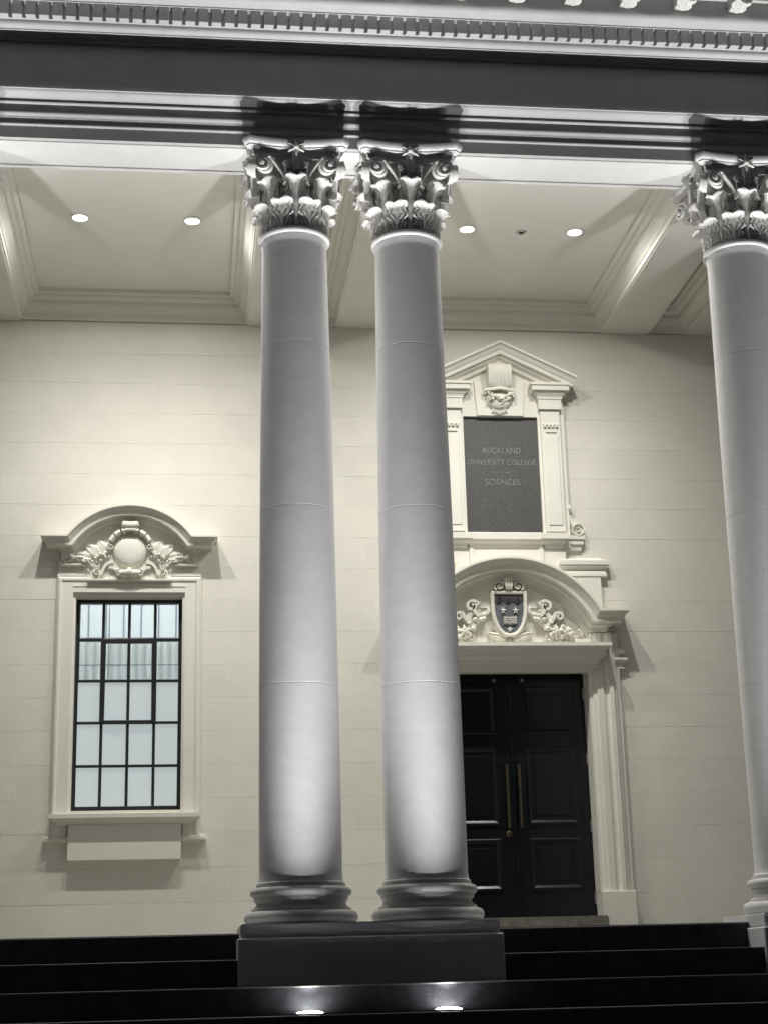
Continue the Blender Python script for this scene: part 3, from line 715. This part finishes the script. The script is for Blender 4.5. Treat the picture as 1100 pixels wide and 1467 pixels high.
# window surround
ws = thing('window_surround', 'cream moulded surround with arched hood, round cartouche and sill about the lit window', 'window surround', (XW, W, 1.08))
arch = [(0.0, 0.0), (0.0, 0.028), (0.105, 0.028), (0.115, 0.040), (0.135, 0.040), (0.145, 0.028), (0.158, 0.020), (0.158, 0.0)]
MB().sweep([(XW - 0.53, 1.30), (XW - 0.53, 3.605), (XW + 0.53, 3.605), (XW + 0.53, 1.30)], arch, ELEV).build('architrave', M['trim'], ws, smooth=25)
b = MB(); b.box(wx0 - 0.032, wx0 - 0.0065, W + 0.001, W + 0.22, 1.512, 3.603); b.box(wx1 + 0.0065, wx1 + 0.032, W + 0.001, W + 0.22, 1.512, 3.603); b.box(wx0 - 0.0065, wx1 + 0.0065, W + 0.001, W + 0.22, 3.5665, 3.603); b.build('reveal', M['trim'], ws, smooth=0)
MB().sweep([(XW - 0.535, 3.66), (XW + 0.535, 3.66)], [(0, 0.0285), (0, 0.034), (0.010, 0.034), (0.012, 0.0285)], ELEV).build('head_bead', M['trim'], ws, smooth=0)
b = MB(); b.prism([(XW - 0.685, 3.765), (XW + 0.685, 3.765), (XW + 0.685, 3.92), (XW - 0.685, 3.92)], ELEV, 0.001, 0.026); b.build('frieze', M['trim'], ws, smooth=0)
for s in (-1, 1):
    b = MB(); c = XW + s * 0.615
    ret(b, c - 0.075, c + 0.075, [(0, 1.245), (0.03, 1.245), (0.055, 1.255), (0.055, 1.268)] + cv('cavetto', (0.052, 1.270), (0.03, 1.30), 5) + [(0, 1.30)])
    b.build('foot', M['trim'], ws, smooth=25)
b = MB(); ret(b, XW - 0.535, XW + 0.535, [(0, 1.404), (0.075, 1.404), (0.085, 1.42)] + cv('cyma', (0.09, 1.424), (0.135, 1.452), 5) + [(0.150, 1.456), (0.150, 1.494), (0.0, 1.512)])
b.build('sill', M['trim'], ws, smooth=25)
MB().box(XW - 0.515, XW + 0.515, W - 0.082, W + 0.005, 1.078, 1.4035).build('apron', M['trim'], ws, smooth=0, bevel=0.004)
prof = [(0, 0), (0, 0.225), (0.018, 0.225), (0.022, 0.210)] + [(0.022 + a, o) for a, o in cv('cyma', (0.0, 0.208), (0.034, 0.180), 6)] + [(0.058, 0.176), (0.094, 0.174), (0.096, 0.072), (0.112, 0.070), (0.114, 0.058)] + [(0.116 + a, o) for a, o in cv('cavetto', (0.0, 0.056), (0.034, 0.034), 5)] + [(0.165, 0.032), (0.167, 0.0)]
R, cz, zsp = seg_pediment(XW, 4.436, 0.595, 0.308, 0.603, prof, ws)
# tympanum field with stepped lower edge
typ = [(XW - 0.655, 3.853), (XW - 0.40, 3.853), (XW - 0.40, 3.703), (XW + 0.40, 3.703), (XW + 0.40, 3.853), (XW + 0.655, 3.853), (XW + 0.655, 3.97)] + [(x, z) for x, z in arc(XW, cz, R - 0.12, PI / 2 - 0.86, PI / 2 + 0.86, 24)] + [(XW - 0.655, 3.97)]
MB().prism(typ, ELEV, 0.002, 0.034).build('tympanum', M['trim'], ws, smooth=25)
b = MB()
for a0, a1, z in ((-0.655, -0.415, 3.853), (-0.40, 0.40, 3.703), (0.415, 0.655, 3.853)):
    b.sweep([(XW + a0, z), (XW + a1, z)], [(0, 0.0), (0, 0.058), (0.010, 0.070), (0.024, 0.070), (0.030, 0.050), (0.030, 0.0)], ELEV)
b.build('tympanum_ledge', M['trim'], ws, smooth=25)
ct = MB()
n = 40
vs = [(0, W - 0.095, 4.005)]; fs = []
for j in range(1, 9):
    rr_ = j / 8; o = 0.04 + 0.055 * math.sqrt(max(0, 1 - rr_ ** 2.6))
    vs += [(0.168 * rr_ * math.cos(2 * PI * i / n), W - o, 4.005 + 0.168 * rr_ * math.sin(2 * PI * i / n)) for i in range(n)]
fs = [(0, 1 + i, 1 + (i + 1) % n) for i in range(n)]
for j in range(7): fs += [(1 + j * n + i, 1 + (j + 1) * n + i, 1 + (j + 1) * n + (i + 1) % n, 1 + j * n + (i + 1) % n) for i in range(n)]
ct.add(vs, fs); shift(ct, XW)
cart = ct.build('cartouche', M['trim'], ws, smooth=60)
# strapwork round the disc
b = MB()
rp = [(-0.022, 0.03), (-0.022, 0.10), (-0.010, 0.125), (0.012, 0.13), (0.028, 0.105), (0.030, 0.03)]
for a0, a1 in ((0.30, 0.62), (0.66, 0.98), (1.02, 1.26)):
    b.sweep(arc(0, 4.005, 0.212, a0 * 1.0 + 0.16, a1 + 0.12, 10), rp, ELEV)
scroll(b, spiral(0.185, 4.04, 0.035, 0.006, 1.4, 1.2, -1, 22), 0.018, 0.008, 0.12)
scroll(b, [(0.155 + 0.11 * t + 0.02 * math.sin(3 * t), 3.90 - 0.135 * t + 0.03 * math.sin(PI * t)) for t in [i / 12 for i in range(13)]], 0.055, 0.03, 0.075)
scroll(b, spiral(0.310, 3.795, 0.036, 0.005, 1.5, 2.0, -1, 24), 0.018, 0.008, 0.075)
scroll(b, [(0.10 + 0.10 * t, 3.79 + 0.02 * math.sin(PI * t) + 0.05 * t) for t in [i / 8 for i in range(9)]], 0.05, 0.04, 0.07)
scroll(b, spiral(0.105, 3.782, 0.034, 0.006, 1.5, 0.8, 1, 24), 0.018, 0.009, 0.105)
b.tube([(0.0, W - 0.085, 3.782), (0.05, W - 0.085, 3.785), (0.10, W - 0.08, 3.782)], [0.040, 0.032, 0.030], 10)
pair(b, XW, 'strapwork', M['trim'], cart)
b = MB()
b.tube([(-0.078, W - 0.10, 4.262), (-0.07, W - 0.105, 4.258), (0, W - 0.11, 4.25), (0.07, W - 0.105, 4.258), (0.078, W - 0.10, 4.262)], [0.02, 0.044, 0.040, 0.044, 0.02], 14)
b.tube([(-0.045, W - 0.12, 4.205), (0.045, W - 0.12, 4.205)], 0.016, 8)
shift(b, XW); b.build('top_scroll', M['trim'], cart, smooth=45); b = MB()
b.tube([(-0.018, W - 0.115, 3.782), (0.018, W - 0.115, 3.782)], 0.046, 14)
for k in range(-2, 3): b.blob((k * 0.022, W - 0.06, 3.726 - 0.004 * (2 - abs(k))), (0.009, 0.02, 0.026), 8)
shift(b, XW); b.build('bottom_scroll', M['trim'], cart, smooth=45)
b = MB()
fruits(b, [(0.20, W - 0.045, 3.985), (0.27, W - 0.05, 3.93), (0.37, W - 0.05, 3.905), (0.47, W - 0.045, 3.912), (0.545, W - 0.04, 3.945)], 0.030, 0.045, 46, 11)
b.tube([(0.535, W - 0.06, 3.925), (0.56, W - 0.07, 3.95), (0.575, W - 0.055, 3.985)], [0.018, 0.022, 0.006], 8)
fruits(b, [(0.575, W - 0.04, 3.93), (0.62, W - 0.04, 3.885)], 0.022, 0.02, 50, 12)
pair(b, XW, 'garland', M['trim'], ws)
b = MB()
for x, z, a, L_, w, o in ((0.23, 3.98, 1.02, 0.15, 0.13, 0.035), (0.27, 3.95, 0.62, 0.19, 0.15, 0.045), (0.36, 3.93, 0.25, 0.16, 0.12, 0.045)):
    b2 = MB(); flat_leaf(b2, x, z, a, L_, w, o); b.add([(p[0], p[1] - 0.036, p[2]) for p in b2.v], b2.f)
pair(b, XW, 'palm_leaves', M['trim'], ws, 50)

# ------------------------------------------------------------------ door
door = thing('double_door', 'tall black panelled double door with long bronze pull handles', 'door', (XD, 3.65, 0.48))
YD = W + 0.16
for s in (-1, 1):
    dx = lambda a: XD + s * a
    lf = MB().box(min(dx(0.003), dx(0.758)), max(dx(0.003), dx(0.758)), YD, YD + 0.06, 0.486, 2.843).build('door_leaf', M['door'], door, smooth=0, bevel=0.003)
    for z0, z1 in ((0.745, 1.232), (1.358, 2.108), (2.236, 2.700)):
        xa, xb = sorted((dx(0.135), dx(0.645)))
        b = MB(); b.sweep([(xa, z0), (xb, z0), (xb, z1), (xa, z1)], [(0.0, -0.0 + (W - YD)), (0.0, 0.010 + (W - YD)), (0.010, 0.018 + (W - YD)), (0.022, 0.018 + (W - YD)), (0.034, 0.009 + (W - YD)), (0.046, 0.001 + (W - YD))], ELEV, True)
        pn = b.build('panel_moulding', M['door'], lf, smooth=25)
        MB().box(xa + 0.085, xb - 0.085, YD - 0.008, YD + 0.001, z0 + 0.085, z1 - 0.085).build('raised_panel', M['door'], lf, smooth=0, bevel=0.007)
    hx = dx(0.060)
    h = MB().box(hx - 0.013, hx + 0.013, YD - 0.075, YD - 0.050, 1.325, 1.935).build('handle', M['bronze'], lf, smooth=0, bevel=0.005, seg=2)
    for z in (1.42, 1.84): MB().tube([(hx, YD - 0.052, z), (hx, YD + 0.002, z)], 0.009, 10).build('handle_post', M['bronze'], lf)
    b = MB(); b.lathe([(0, -0.004), (0.016, -0.004), (0.016, 0.006), (0, 0.008)], 20); b.v = [(dx(0.14) + x, YD - z, 2.765 + y) for x, y, z in b.v]; b.build('stud', M['steel'], lf)
    for z in (0.66, 1.335, 1.982, 2.625):
        MB().tube([(dx(0.754), YD - 0.012, z - 0.055), (dx(0.754), YD - 0.012, z + 0.055)], 0.013, 10).build('hinge', M['steel'], lf)
b = MB(); b.lathe([(0, -0.002), (0.030, -0.002), (0.030, 0.010), (0.022, 0.016), (0, 0.018)], 24); b.v = [(XD - 0.055 + x, YD - z, 1.275 + y) for x, y, z in b.v]; b.build('lock', M['bronze'], door)
MB().tube([(XD + 0.012, YD - 0.008, 0.50), (XD + 0.012, YD - 0.008, 2.83)], 0.010, 8).build('meeting_bead', M['door'], door)
ds = MB().box(XD - 0.80, XD + 0.745, 3.10, YD + 0.10, ZF + 0.0045, 0.484).build('door_step', M['threshold'], smooth=0, bevel=0.012, seg=2)
tag(ds, 'worn grey stone step at the foot of the black door', 'step', None, 'thing')

# door surround with segmental pediment
dsr = thing('door_surround', 'cream moulded door surround with arched pediment holding a blue shield', 'door surround', (XD, W, ZF))
jp = [(0.76, 0.16), (0.76, -0.05), (0.79, -0.05), (0.80, -0.065), (0.835, -0.065), (0.84, -0.085), (0.90, -0.085), (0.905, -0.070), (0.93, -0.062), (0.955, -0.070), (0.96, -0.095), (1.0, -0.095), (1.01, -0.080), (1.03, -0.075), (1.03, 0.004), (0.78, 0.004), (0.78, 0.16)]
for s in (-1, 1):
    b = MB(); b.prism([(XD + s * x, W + y) for x, y in jp], lambda x, y, z: (x, y, z), 0.715, 3.19); b.build('jamb', M['trim'], dsr, smooth=25)
    MB().box(*sorted((XD + s * 0.762, XD + s * 1.085)), W - 0.108, W + 0.15, ZF + 0.0045, 0.714).build('plinth_block', M['trim'], dsr, smooth=0, bevel=0.005)
    MB().box(*sorted((XD + s * 1.0315, XD + s * 1.082)), W - 0.045, W + 0.003, 0.7155, 2.842).build('outer_strip', M['trim'], dsr, smooth=0, bevel=0.003)
    b = MB(); xa, xb = sorted((XD + s * 1.030, XD + s * 1.082)); ret(b, xa, xb, [(0, 2.842), (0.048, 2.842), (0.048, 2.853), (0.04, 2.856), (0.04, 2.895), (0.052, 2.90)] + cv('ovolo', (0.054, 2.902), (0.072, 2.925), 4) + [(0.078, 2.926), (0.078, 2.946), (0, 2.952)]); b.build('strip_capital', M['trim'], dsr, smooth=25)
    b = MB(); ret(b, xa, xb, [(0, 2.99), (0.050, 2.99), (0.066, 3.01), (0.066, 3.03), (0, 3.035)]); b.build('strip_bead', M['trim'], dsr, smooth=25)
    MB().box(xa, xb, W - 0.04, W + 0.003, 2.9525, 3.19).build('strip_block', M['trim'], dsr, smooth=0)
b = MB(); ret(b, XD - 0.715, XD + 0.715, [(0, 2.80), (0.100, 2.80), (0.100, 2.832), (0.122, 2.834), (0.122, 2.868), (0.150, 2.870), (0.150, 2.912)] + cv('cyma', (0.156, 2.914), (0.186, 2.948), 6) + [(0.204, 2.950), (0.204, 2.994)] + cv('cyma', (0.208, 2.998), (0.238, 3.030), 6) + [(0.252, 3.032), (0.252, 3.066), (0, 3.075)])
b.build('head_cornice', M['trim'], dsr, smooth=25)
prof = [(0, 0), (0, 0.262), (0.022, 0.262), (0.026, 0.248)] + [(0.026 + a, o) for a, o in cv('cyma', (0, 0.246), (0.044, 0.212), 7)] + [(0.074, 0.208), (0.118, 0.205), (0.120, 0.120), (0.138, 0.118), (0.140, 0.102)] + [(0.142 + a, o) for a, o in cv('cavetto', (0, 0.10), (0.045, 0.07), 5)] + [(0.196, 0.066), (0.198, 0.050), (0.225, 0.046), (0.228, 0.0)]
R2, cz2, zsp2 = seg_pediment(XD, 3.925, 0.885, 0.525, 0.895, prof, dsr)
ty = [(XD - 0.80, 3.076), (XD + 0.80, 3.076)] + arc(XD, cz2, R2 - 0.20, PI / 2 - 0.80, PI / 2 + 0.80, 30)
MB().prism(ty, ELEV, 0.002, 0.03).build('tympanum', M['trim'], dsr, smooth=0)
b = MB(); b.sweep(arc(XD, cz2, R2 - 0.262, PI / 2 - 0.85, PI / 2 + 0.85, 40), [(-0.012, 0.028), (-0.012, 0.050), (0.0, 0.058), (0.012, 0.050), (0.012, 0.028)], ELEV); b.build('inner_bead', M['trim'], dsr, smooth=40)
for s in (-1, 1):
    xa, xb = sorted((XD + s * 0.70, XD + s * 0.975))
    MB().box(*sorted((XD + s * 0.64, XD + s * 0.80)), W - 0.10, W, 3.0765, 3.128).build('pedestal_block', M['trim'], dsr, smooth=0, bevel=0.004)
# crest
def shield_pts(w, zt, zb, n=16):
    h = zt - zb; o = [(0, zt), (w, zt), (w, zt - h * 0.38)]
    for i in range(1, n + 1):
        t = i / n; o.append((w * math.cos(t * PI / 2) ** 0.82, zt - h * 0.38 - h * 0.62 * math.sin(t * PI / 2) ** 1.15))
    return o
half = shield_pts(0.168, 3.600, 3.165)
outl = [(-x, z) for x, z in reversed(half[1:-1])] + half
outl = [(XD + x, z) for x, z in outl]
crest = MB().prism(outl, ELEV, 0.03, 0.088).build('shield', M['blue'], dsr, smooth=0)
b = MB(); b.sweep(outl, [(0.012, 0.03), (0.012, 0.10), (0.0, 0.112), (-0.016, 0.108), (-0.030, 0.08), (-0.030, 0.03)], ELEV, True); b.build('shield_rim', M['trim'], crest, smooth=40)
ch = [(XD - 0.145, 3.588), (XD + 0.145, 3.588)] + [(XD + 0.145 - 0.29 * i / 18, 3.492 + 0.016 * math.sin(2 * PI * i / 6 + 0.6)) for i in range(19)]
MB().prism(ch, ELEV, 0.0885, 0.094).build('shield_chief', M['dark'], crest, smooth=0)
b = MB()
for k in range(-1, 2):
    scroll(b, [(x + XD, z) for x, z in spiral(k * 0.09, 3.515, 0.030, 0.006, 1.3, 2.4 + k, 1, 18)], 0.010, 0.006, 0.100, 0.09)
b.build('chief_scrolls', M['dark'], crest, smooth=30)
def star(x, z, r, n=5):
    b = MB(); pts = []
    for i in range(2 * n):
        rr_ = r if i % 2 == 0 else r * 0.42
        a = PI / 2 + i * PI / n; pts.append((x + rr_ * math.cos(a), z + rr_ * math.sin(a)))
    v = [ELEV(x, z, 0.118)] + [ELEV(p[0], p[1], 0.100) for p in pts] + [ELEV(p[0], p[1], 0.086) for p in pts]
    m = 2 * n
    b.add(v, [(0, 1 + i, 1 + (i + 1) % m) for i in range(m)] + [(1 + i, 1 + m + i, 1 + m + (i + 1) % m, 1 + (i + 1) % m) for i in range(m)] + [tuple(range(1 + m, 1 + 2 * m))])
    return b.build('star', M['orn'], crest, smooth=0)
star(XD - 0.062, 3.412, 0.036); star(XD + 0.062, 3.412, 0.036); star(XD - 0.004, 3.222, 0.032)
b = MB()
for s in (-1, 1):
    b.add([ELEV(XD, 3.275, 0.088), ELEV(XD + s * 0.066, 3.280, 0.088), ELEV(XD + s * 0.066, 3.358, 0.088), ELEV(XD, 3.352, 0.088),
           ELEV(XD, 3.275, 0.096), ELEV(XD + s * 0.066, 3.280, 0.110), ELEV(XD + s * 0.066, 3.358, 0.110), ELEV(XD, 3.352, 0.096)],
          [(0, 1, 2, 3), (4, 5, 6, 7), (0, 1, 5, 4), (1, 2, 6, 5), (2, 3, 7, 6), (3, 0, 4, 7)])
M['book'] = mat('worn_grey_book', (0.36, 0.36, 0.34), 0.6, 0.3, 40, ())
b.build('open_book', M['book'], crest, smooth=0)
b = MB()
for s_ in range(3):
    for k in (0, 1):
        x_ = XD - 0.056 + k * 0.066
        b.box(x_, x_ + 0.046, W - 0.1085, W - 0.101, 3.340 - 0.022 * s_ - 0.004, 3.340 - 0.022 * s_ + 0.003)
b.build('book_lines', M['trim'], crest, smooth=0)
b = MB()
scroll(b, spiral(0.095, 3.655, 0.052, 0.008, 1.6, -0.9, 1, 34), 0.022, 0.010, 0.125, 0.03)
b.blob((0.095, W - 0.10, 3.655), (0.018, 0.03, 0.018), 10)
scroll(b, [(0.142, 3.66), (0.160, 3.63), (0.175, 3.585), (0.178, 3.55)], 0.028, 0.02, 0.10, 0.03)
mirror(b)
for k in (-1, 0, 1): b.tube([(k * 0.026, W - 0.11, 3.735), (k * 0.027, W - 0.125, 3.70), (k * 0.026, W - 0.13, 3.655), (k * 0.02, W - 0.115, 3.615)], [0.010, 0.015, 0.014, 0.008], 10)
b.blob((0, W - 0.09, 3.70), (0.06, 0.035, 0.04), 10)
shift(b, XD); b.build('crest_scroll', M['trim'], crest, smooth=45)
b = MB()
for x, z, a, L_, w, o in ((0.02, 3.150, 0.75, 0.21, 0.09, 0.07), (0.03, 3.135, 0.28, 0.20, 0.09, 0.075), (0.10, 3.20, 1.1, 0.14, 0.07, 0.05)):
    b2 = MB(); flat_leaf(b2, x, z, a, L_, w, o); b.add([(p[0], p[1] - 0.028, p[2]) for p in b2.v], b2.f)
b.blob((0.0, W - 0.06, 3.13), (0.02, 0.03, 0.03), 10)
pair(b, XD, 'base_leaves', M['trim'], dsr, 50)
b = MB()
S_ = lambda pts, t0, t1, d: scroll(b, pts, t0, t1, d, 0.026)
S_([(0.185 + 0.20 * t, 3.43 - 0.16 * t) for t in [i / 8 for i in range(9)]], 0.05, 0.09, 0.075)
S_([(0.30 + 0.05 * math.sin(PI * t), 3.36 + 0.14 * t) for t in [i / 8 for i in range(9)]] + spiral(0.372, 3.462, 0.062, 0.014, 1.15, 2.6, -1, 26), 0.060, 0.026, 0.10)
S_([(0.40 + 0.06 * t, 3.28 + 0.09 * t) for t in [i / 6 for i in range(7)]] + spiral(0.498, 3.358, 0.046, 0.010, 1.2, 2.8, -1, 24), 0.055, 0.022, 0.10)
S_([(0.33 + 0.09 * t, 3.45 - 0.14 * t + 0.02 * math.sin(PI * t)) for t in [i / 8 for i in range(9)]], 0.06, 0.08, 0.085)
pair(b, XD, 'scrollwork', M['trim'], dsr)
b = MB()
fruits(b, [(0.24, W - 0.04, 3.40), (0.33, W - 0.05, 3.30), (0.42, W - 0.055, 3.21), (0.53, W - 0.055, 3.185), (0.62, W - 0.05, 3.22), (0.70, W - 0.045, 3.15)], 0.042, 0.06, 44, 21)
fruits(b, [(0.40, W - 0.04, 3.15), (0.52, W - 0.04, 3.13), (0.60, W - 0.04, 3.14)], 0.036, 0.04, 40, 22)
for j, rr_ in ((6, 0.052), (6, 0.030)):
    for k in range(j):
        a = 2 * PI * k / j + rr_ * 10
        b.blob((0.455 + rr_ * math.cos(a), W - 0.10 - (0.02 if rr_ < .04 else 0), 3.195 + rr_ * math.sin(a)), (0.024, 0.016, 0.015), 8, a)
b.blob((0.455, W - 0.135, 3.195), (0.018, 0.016, 0.018), 10)
pair(b, XD, 'fruit_garland', M['trim'], dsr)

# ------------------------------------------------------------------ plaque and its aedicule above the door
ae = thing('plaque_surround', 'cream gabled surround with pilasters and carved keystone round the dark plaque', 'plaque surround', (XD + 0.01, W, 3.8))
XP = XD + 0.008
b = MB()
for a, c, d, e in ((XP - 0.60, XP + 0.60, 3.45, 4.07), (XP - 0.66, XP - 0.384, 4.07, 5.80), (XP + 0.384, XP + 0.66, 4.07, 5.80), (XP - 0.384, XP + 0.384, 5.446, 5.80)):
    b.box(a, c, W - 0.05, W + 0.003, d, e)
b.build('backing', M['trim'], ae, smooth=0)
MB().prism([(XP - 0.62, 5.79), (XP + 0.62, 5.79), (XP, 6.08)], ELEV, 0.002, 0.052).build('gable_field', M['trim'], ae, smooth=0)
for s in (-1, 1):
    xa, xb = sorted((XP + s * 0.410, XP + s * 0.612))
    pi_ = MB().box(xa, xb, W - 0.082, W - 0.05, 4.2255, 5.515).build('pilaster', M['trim'], ae, smooth=0, bevel=0.004)
    MB().box(xa + 0.03, xb - 0.03, W - 0.090, W - 0.0815, 4.29, 5.23).build('pilaster_panel', M['trim'], pi_, smooth=0, bevel=0.005)
    b = MB(); ret(b, xa - 0.0, xb + 0.0, [(0.05, 5.516), (0.112, 5.516), (0.112, 5.618), (0.122, 5.622), (0.122, 5.640)] + cv('cyma', (0.125, 5.644), (0.150, 5.682), 5) + [(0.158, 5.684), (0.158, 5.694), (0.185, 5.698), (0.185, 5.745), (0.200, 5.750), (0.200, 5.778), (0.05, 5.782)], 0.095)
    b.build('cornice_block', M['trim'], pi_, smooth=25)
    b = MB()
    for k in range(4): b.tube([(xa + 0.040 + k * 0.0405, W - 0.095, 5.325), (xa + 0.040 + k * 0.0405, W - 0.095, 5.352)], 0.014, 10)
    b.box(xa + 0.018, xb - 0.018, W - 0.094, W - 0.0815, 5.352, 5.362); b.box(xa + 0.045, xb - 0.045, W - 0.096, W - 0.0815, 5.272, 5.286)
    b.build('bead_row', M['trim'], pi_, smooth=40)
prof = [(0, 0.0), (0, 0.262), (0.020, 0.262), (0.024, 0.246)] + [(0.024 + a, o) for a, o in cv('cyma', (0, 0.244), (0.045, 0.200), 6)] + [(0.075, 0.196), (0.105, 0.194), (0.107, 0.150), (0.130, 0.146)] + [(0.132 + a, o) for a, o in cv('cavetto', (0, 0.140), (0.03, 0.10), 4)] + [(0.175, 0.095), (0.178, 0.0)]
b = MB(); b.sweep([(XP - 0.775, 5.827), (XP, 6.200), (XP + 0.775, 5.827)], [(-n, o) for n, o in prof], ELEV); b.build('raking_cornice', M['trim'], ae, smooth=25)
b = MB(); b.prism([(XP - 0.262, 5.83), (XP - 0.238, 5.447), (XP + 0.238, 5.447), (XP + 0.262, 5.83)], ELEV, 0.05, 0.075); b.build('keystone_back', M['trim'], ae, smooth=0, bevel=0.004)
kp = [(5.965, 0.06), (5.965, 0.20), (5.93, 0.225), (5.86, 0.222), (5.78, 0.195), (5.73, 0.165), (5.725, 0.06)]
b = MB(); b.prism(kp, lambda z, o, x: (XP - 0.012 + x, W - o, z), -0.122, 0.122)
ks = b.build('keystone', M['trim'], ae, smooth=30, bevel=0.006)
b = MB()
for k in range(5):
    x_ = XP - 0.012 - 0.08 + 0.04 * k
    b.tube([(x_, W - 0.198, 5.95), (x_, W - 0.222, 5.925), (x_, W - 0.219, 5.86), (x_, W - 0.192, 5.78), (x_, W - 0.163, 5.735)], 0.0135, 8)
b.build('keystone_fluting', M['trim'], ks, smooth=45)
b = MB(); fruits(b, [(-0.14, W - 0.10, 5.69), (-0.10, W - 0.12, 5.635), (0, W - 0.13, 5.605), (0.10, W - 0.12, 5.635), (0.14, W - 0.10, 5.69)], 0.032, 0.05, 60, 31)
b.tube([(-0.15, W - 0.13, 5.705), (0, W - 0.17, 5.712), (0.15, W - 0.13, 5.705)], 0.02, 8)
b.blob((0, W - 0.085, 5.60), (0.13, 0.06, 0.10), 14)
for k in range(-3, 4): b.blob((k * 0.022, W - 0.082, 5.478 - 0.0 + 0.008 * abs(k)), (0.013, 0.02, 0.035), 8, 0.12 * k)
shift(b, XP - 0.012); b.build('keystone_garland', M['trim'], ks, smooth=45)
b = MB(); ret(b, XP - 0.36, XP + 0.36, [(0.05, 4.070), (0.062, 4.070)] + cv('cyma', (0.066, 4.090), (0.10, 4.135), 5) + [(0.112, 4.138), (0.112, 4.200), (0.05, 4.224)], 0.05)
b.build('sill', M['trim'], ae, smooth=25)
for s in (-1, 1):
    xa, xb = sorted((XP + s * 0.405, XP + s * 0.570)); b = MB()
    ret(b, xa, xb, [(0.05, 4.066), (0.075, 4.066)] + cv('cyma', (0.080, 4.086), (0.118, 4.140), 5) + [(0.128, 4.143), (0.128, 4.202), (0.05, 4.2245)], 0.07)
    b.build('pilaster_base', M['trim'], ae, smooth=25)
    xa, xb = sorted((XP + s * 0.335, XP + s * 0.375))
    MB().box(xa, xb, W - 0.066, W - 0.0495, 3.80, 4.069).build('bracket_strip', M['trim'], ae, smooth=0, bevel=0.004)
    b = MB(); S2 = spiral(0.735, 4.262, 0.072, 0.010, 1.7, -PI / 2, 1, 44)
    scroll(b, [(0.66, 4.40), (0.665, 4.36), (0.675, 4.31), (0.69, 4.26), (0.71, 4.215)] + S2, 0.026, 0.012, 0.075)
    b.prism([(0.735 + 0.066 * math.cos(2 * PI * i / 20), 4.262 + 0.066 * math.sin(2 * PI * i / 20)) for i in range(20)], ELEV, 0.0, 0.05)
    b.v = [(s * x + XP, y, z) for x, y, z in b.v]; b.build('scroll_console', M['trim'], ae, smooth=45)
    b = MB(); xa, xb = sorted((XP + s * 0.610, XP + s * 0.735)); ret(b, xa, xb, [(0, 4.045), (0.03, 4.045), (0.04, 4.10), (0.055, 4.105), (0.055, 4.150), (0.070, 4.155), (0.070, 4.190), (0, 4.20)]); b.build('console_shelf', M['trim'], ae, smooth=25)
    b = MB(); b.tube([(XP + s * 0.668, W - 0.05, 4.47), (XP + s * 0.668, W - 0.05, 4.51)], 0.018, 10); b.build('boss', M['trim'], ae)
    xa, xb = sorted((XP + s * 0.605, XP + s * 0.945))
    MB().box(xa, xb, W - 0.052, W + 0.003, 3.42, 3.772).build('shoulder_block', M['trim'], ae, smooth=0, bevel=0.004)
    b = MB(); ret(b, xa, xb - 0.0, [(0, 3.7725), (0.060, 3.7725), (0.060, 3.800)] + cv('cavetto', (0.054, 3.803), (0.040, 3.84), 4) + cv('ovolo', (0.044, 3.842), (0.078, 3.885), 4) + [(0.086, 3.888), (0.086, 3.930), (0.03, 3.955), (0, 3.975)]); b.build('shoulder_cap', M['trim'], ae, smooth=25)

plq = thing('stone_plaque', 'dark grey granite plaque with three lines of lettering above the door', 'plaque', (XP, W - 0.01, 4.235))
MB().box(XP - 0.383, XP + 0.383, W - 0.018, W + 0.002, 4.2262, 5.4455).build('slab', M['plaque'], plq, smooth=0, bevel=0.003)
def lettering(txt, z, width, h):
    cu = bpy.data.curves.new('text', 'FONT'); cu.body = txt; cu.align_x = 'CENTER'; cu.size = 1.0; cu.extrude = 0.02; cu.space_character = 1.08
    to = bpy.data.objects.new('text', cu); COL.objects.link(to)
    me = bpy.data.meshes.new_from_object(to.evaluated_get(bpy.context.evaluated_depsgraph_get()))
    bpy.data.objects.remove(to); bpy.data.curves.remove(cu)
    xs = [v.co.x for v in me.vertices]; ys = [v.co.y for v in me.vertices]
    sx = width / (max(xs) - min(xs)); sy = h / (max(ys) - min(ys)); mx_ = (max(xs) + min(xs)) / 2; y0 = min(ys)
    for v in me.vertices: v.co = Vector((XP + (v.co.x - mx_) * sx, W - 0.0195 - (v.co.z + 0.02) * 0.04, z + (v.co.y - y0) * sy))
    me.materials.clear(); me.materials.append(M['letter'])
    link('lettering', me, plq)
lettering('AUCKLAND', 5.062, 0.395, 0.062)
lettering('UNIVERSITY COLLEGE', 4.938, 0.700, 0.060)
lettering('SCIENCES', 4.727, 0.355, 0.060)
b = MB(); b.box(XP - 0.085, XP - 0.025, W - 0.0205, W - 0.0175, 4.857, 4.862); b.box(XP + 0.025, XP + 0.085, W - 0.0205, W - 0.0175, 4.857, 4.862); b.box(XP - 0.005, XP + 0.005, W - 0.0205, W - 0.0175, 4.855, 4.864)
b.build('lettering', M['letter'], plq, smooth=0)

# ------------------------------------------------------------------ small things at the foot of the wall
t = thing('wall_tap', 'tiny pale pipe stub at the foot of the wall right of the door', 'pipe stub', (4.20, W - 0.03, 0.42))
MB().tube([(4.20, W + 0.01, 0.44), (4.20, W - 0.045, 0.44)], 0.012, 10).build('stub', M['trim'], t)
MB().blob((4.20, W - 0.05, 0.43), (0.018, 0.014, 0.022), 10).build('cap', M['trim'], t, smooth=50)
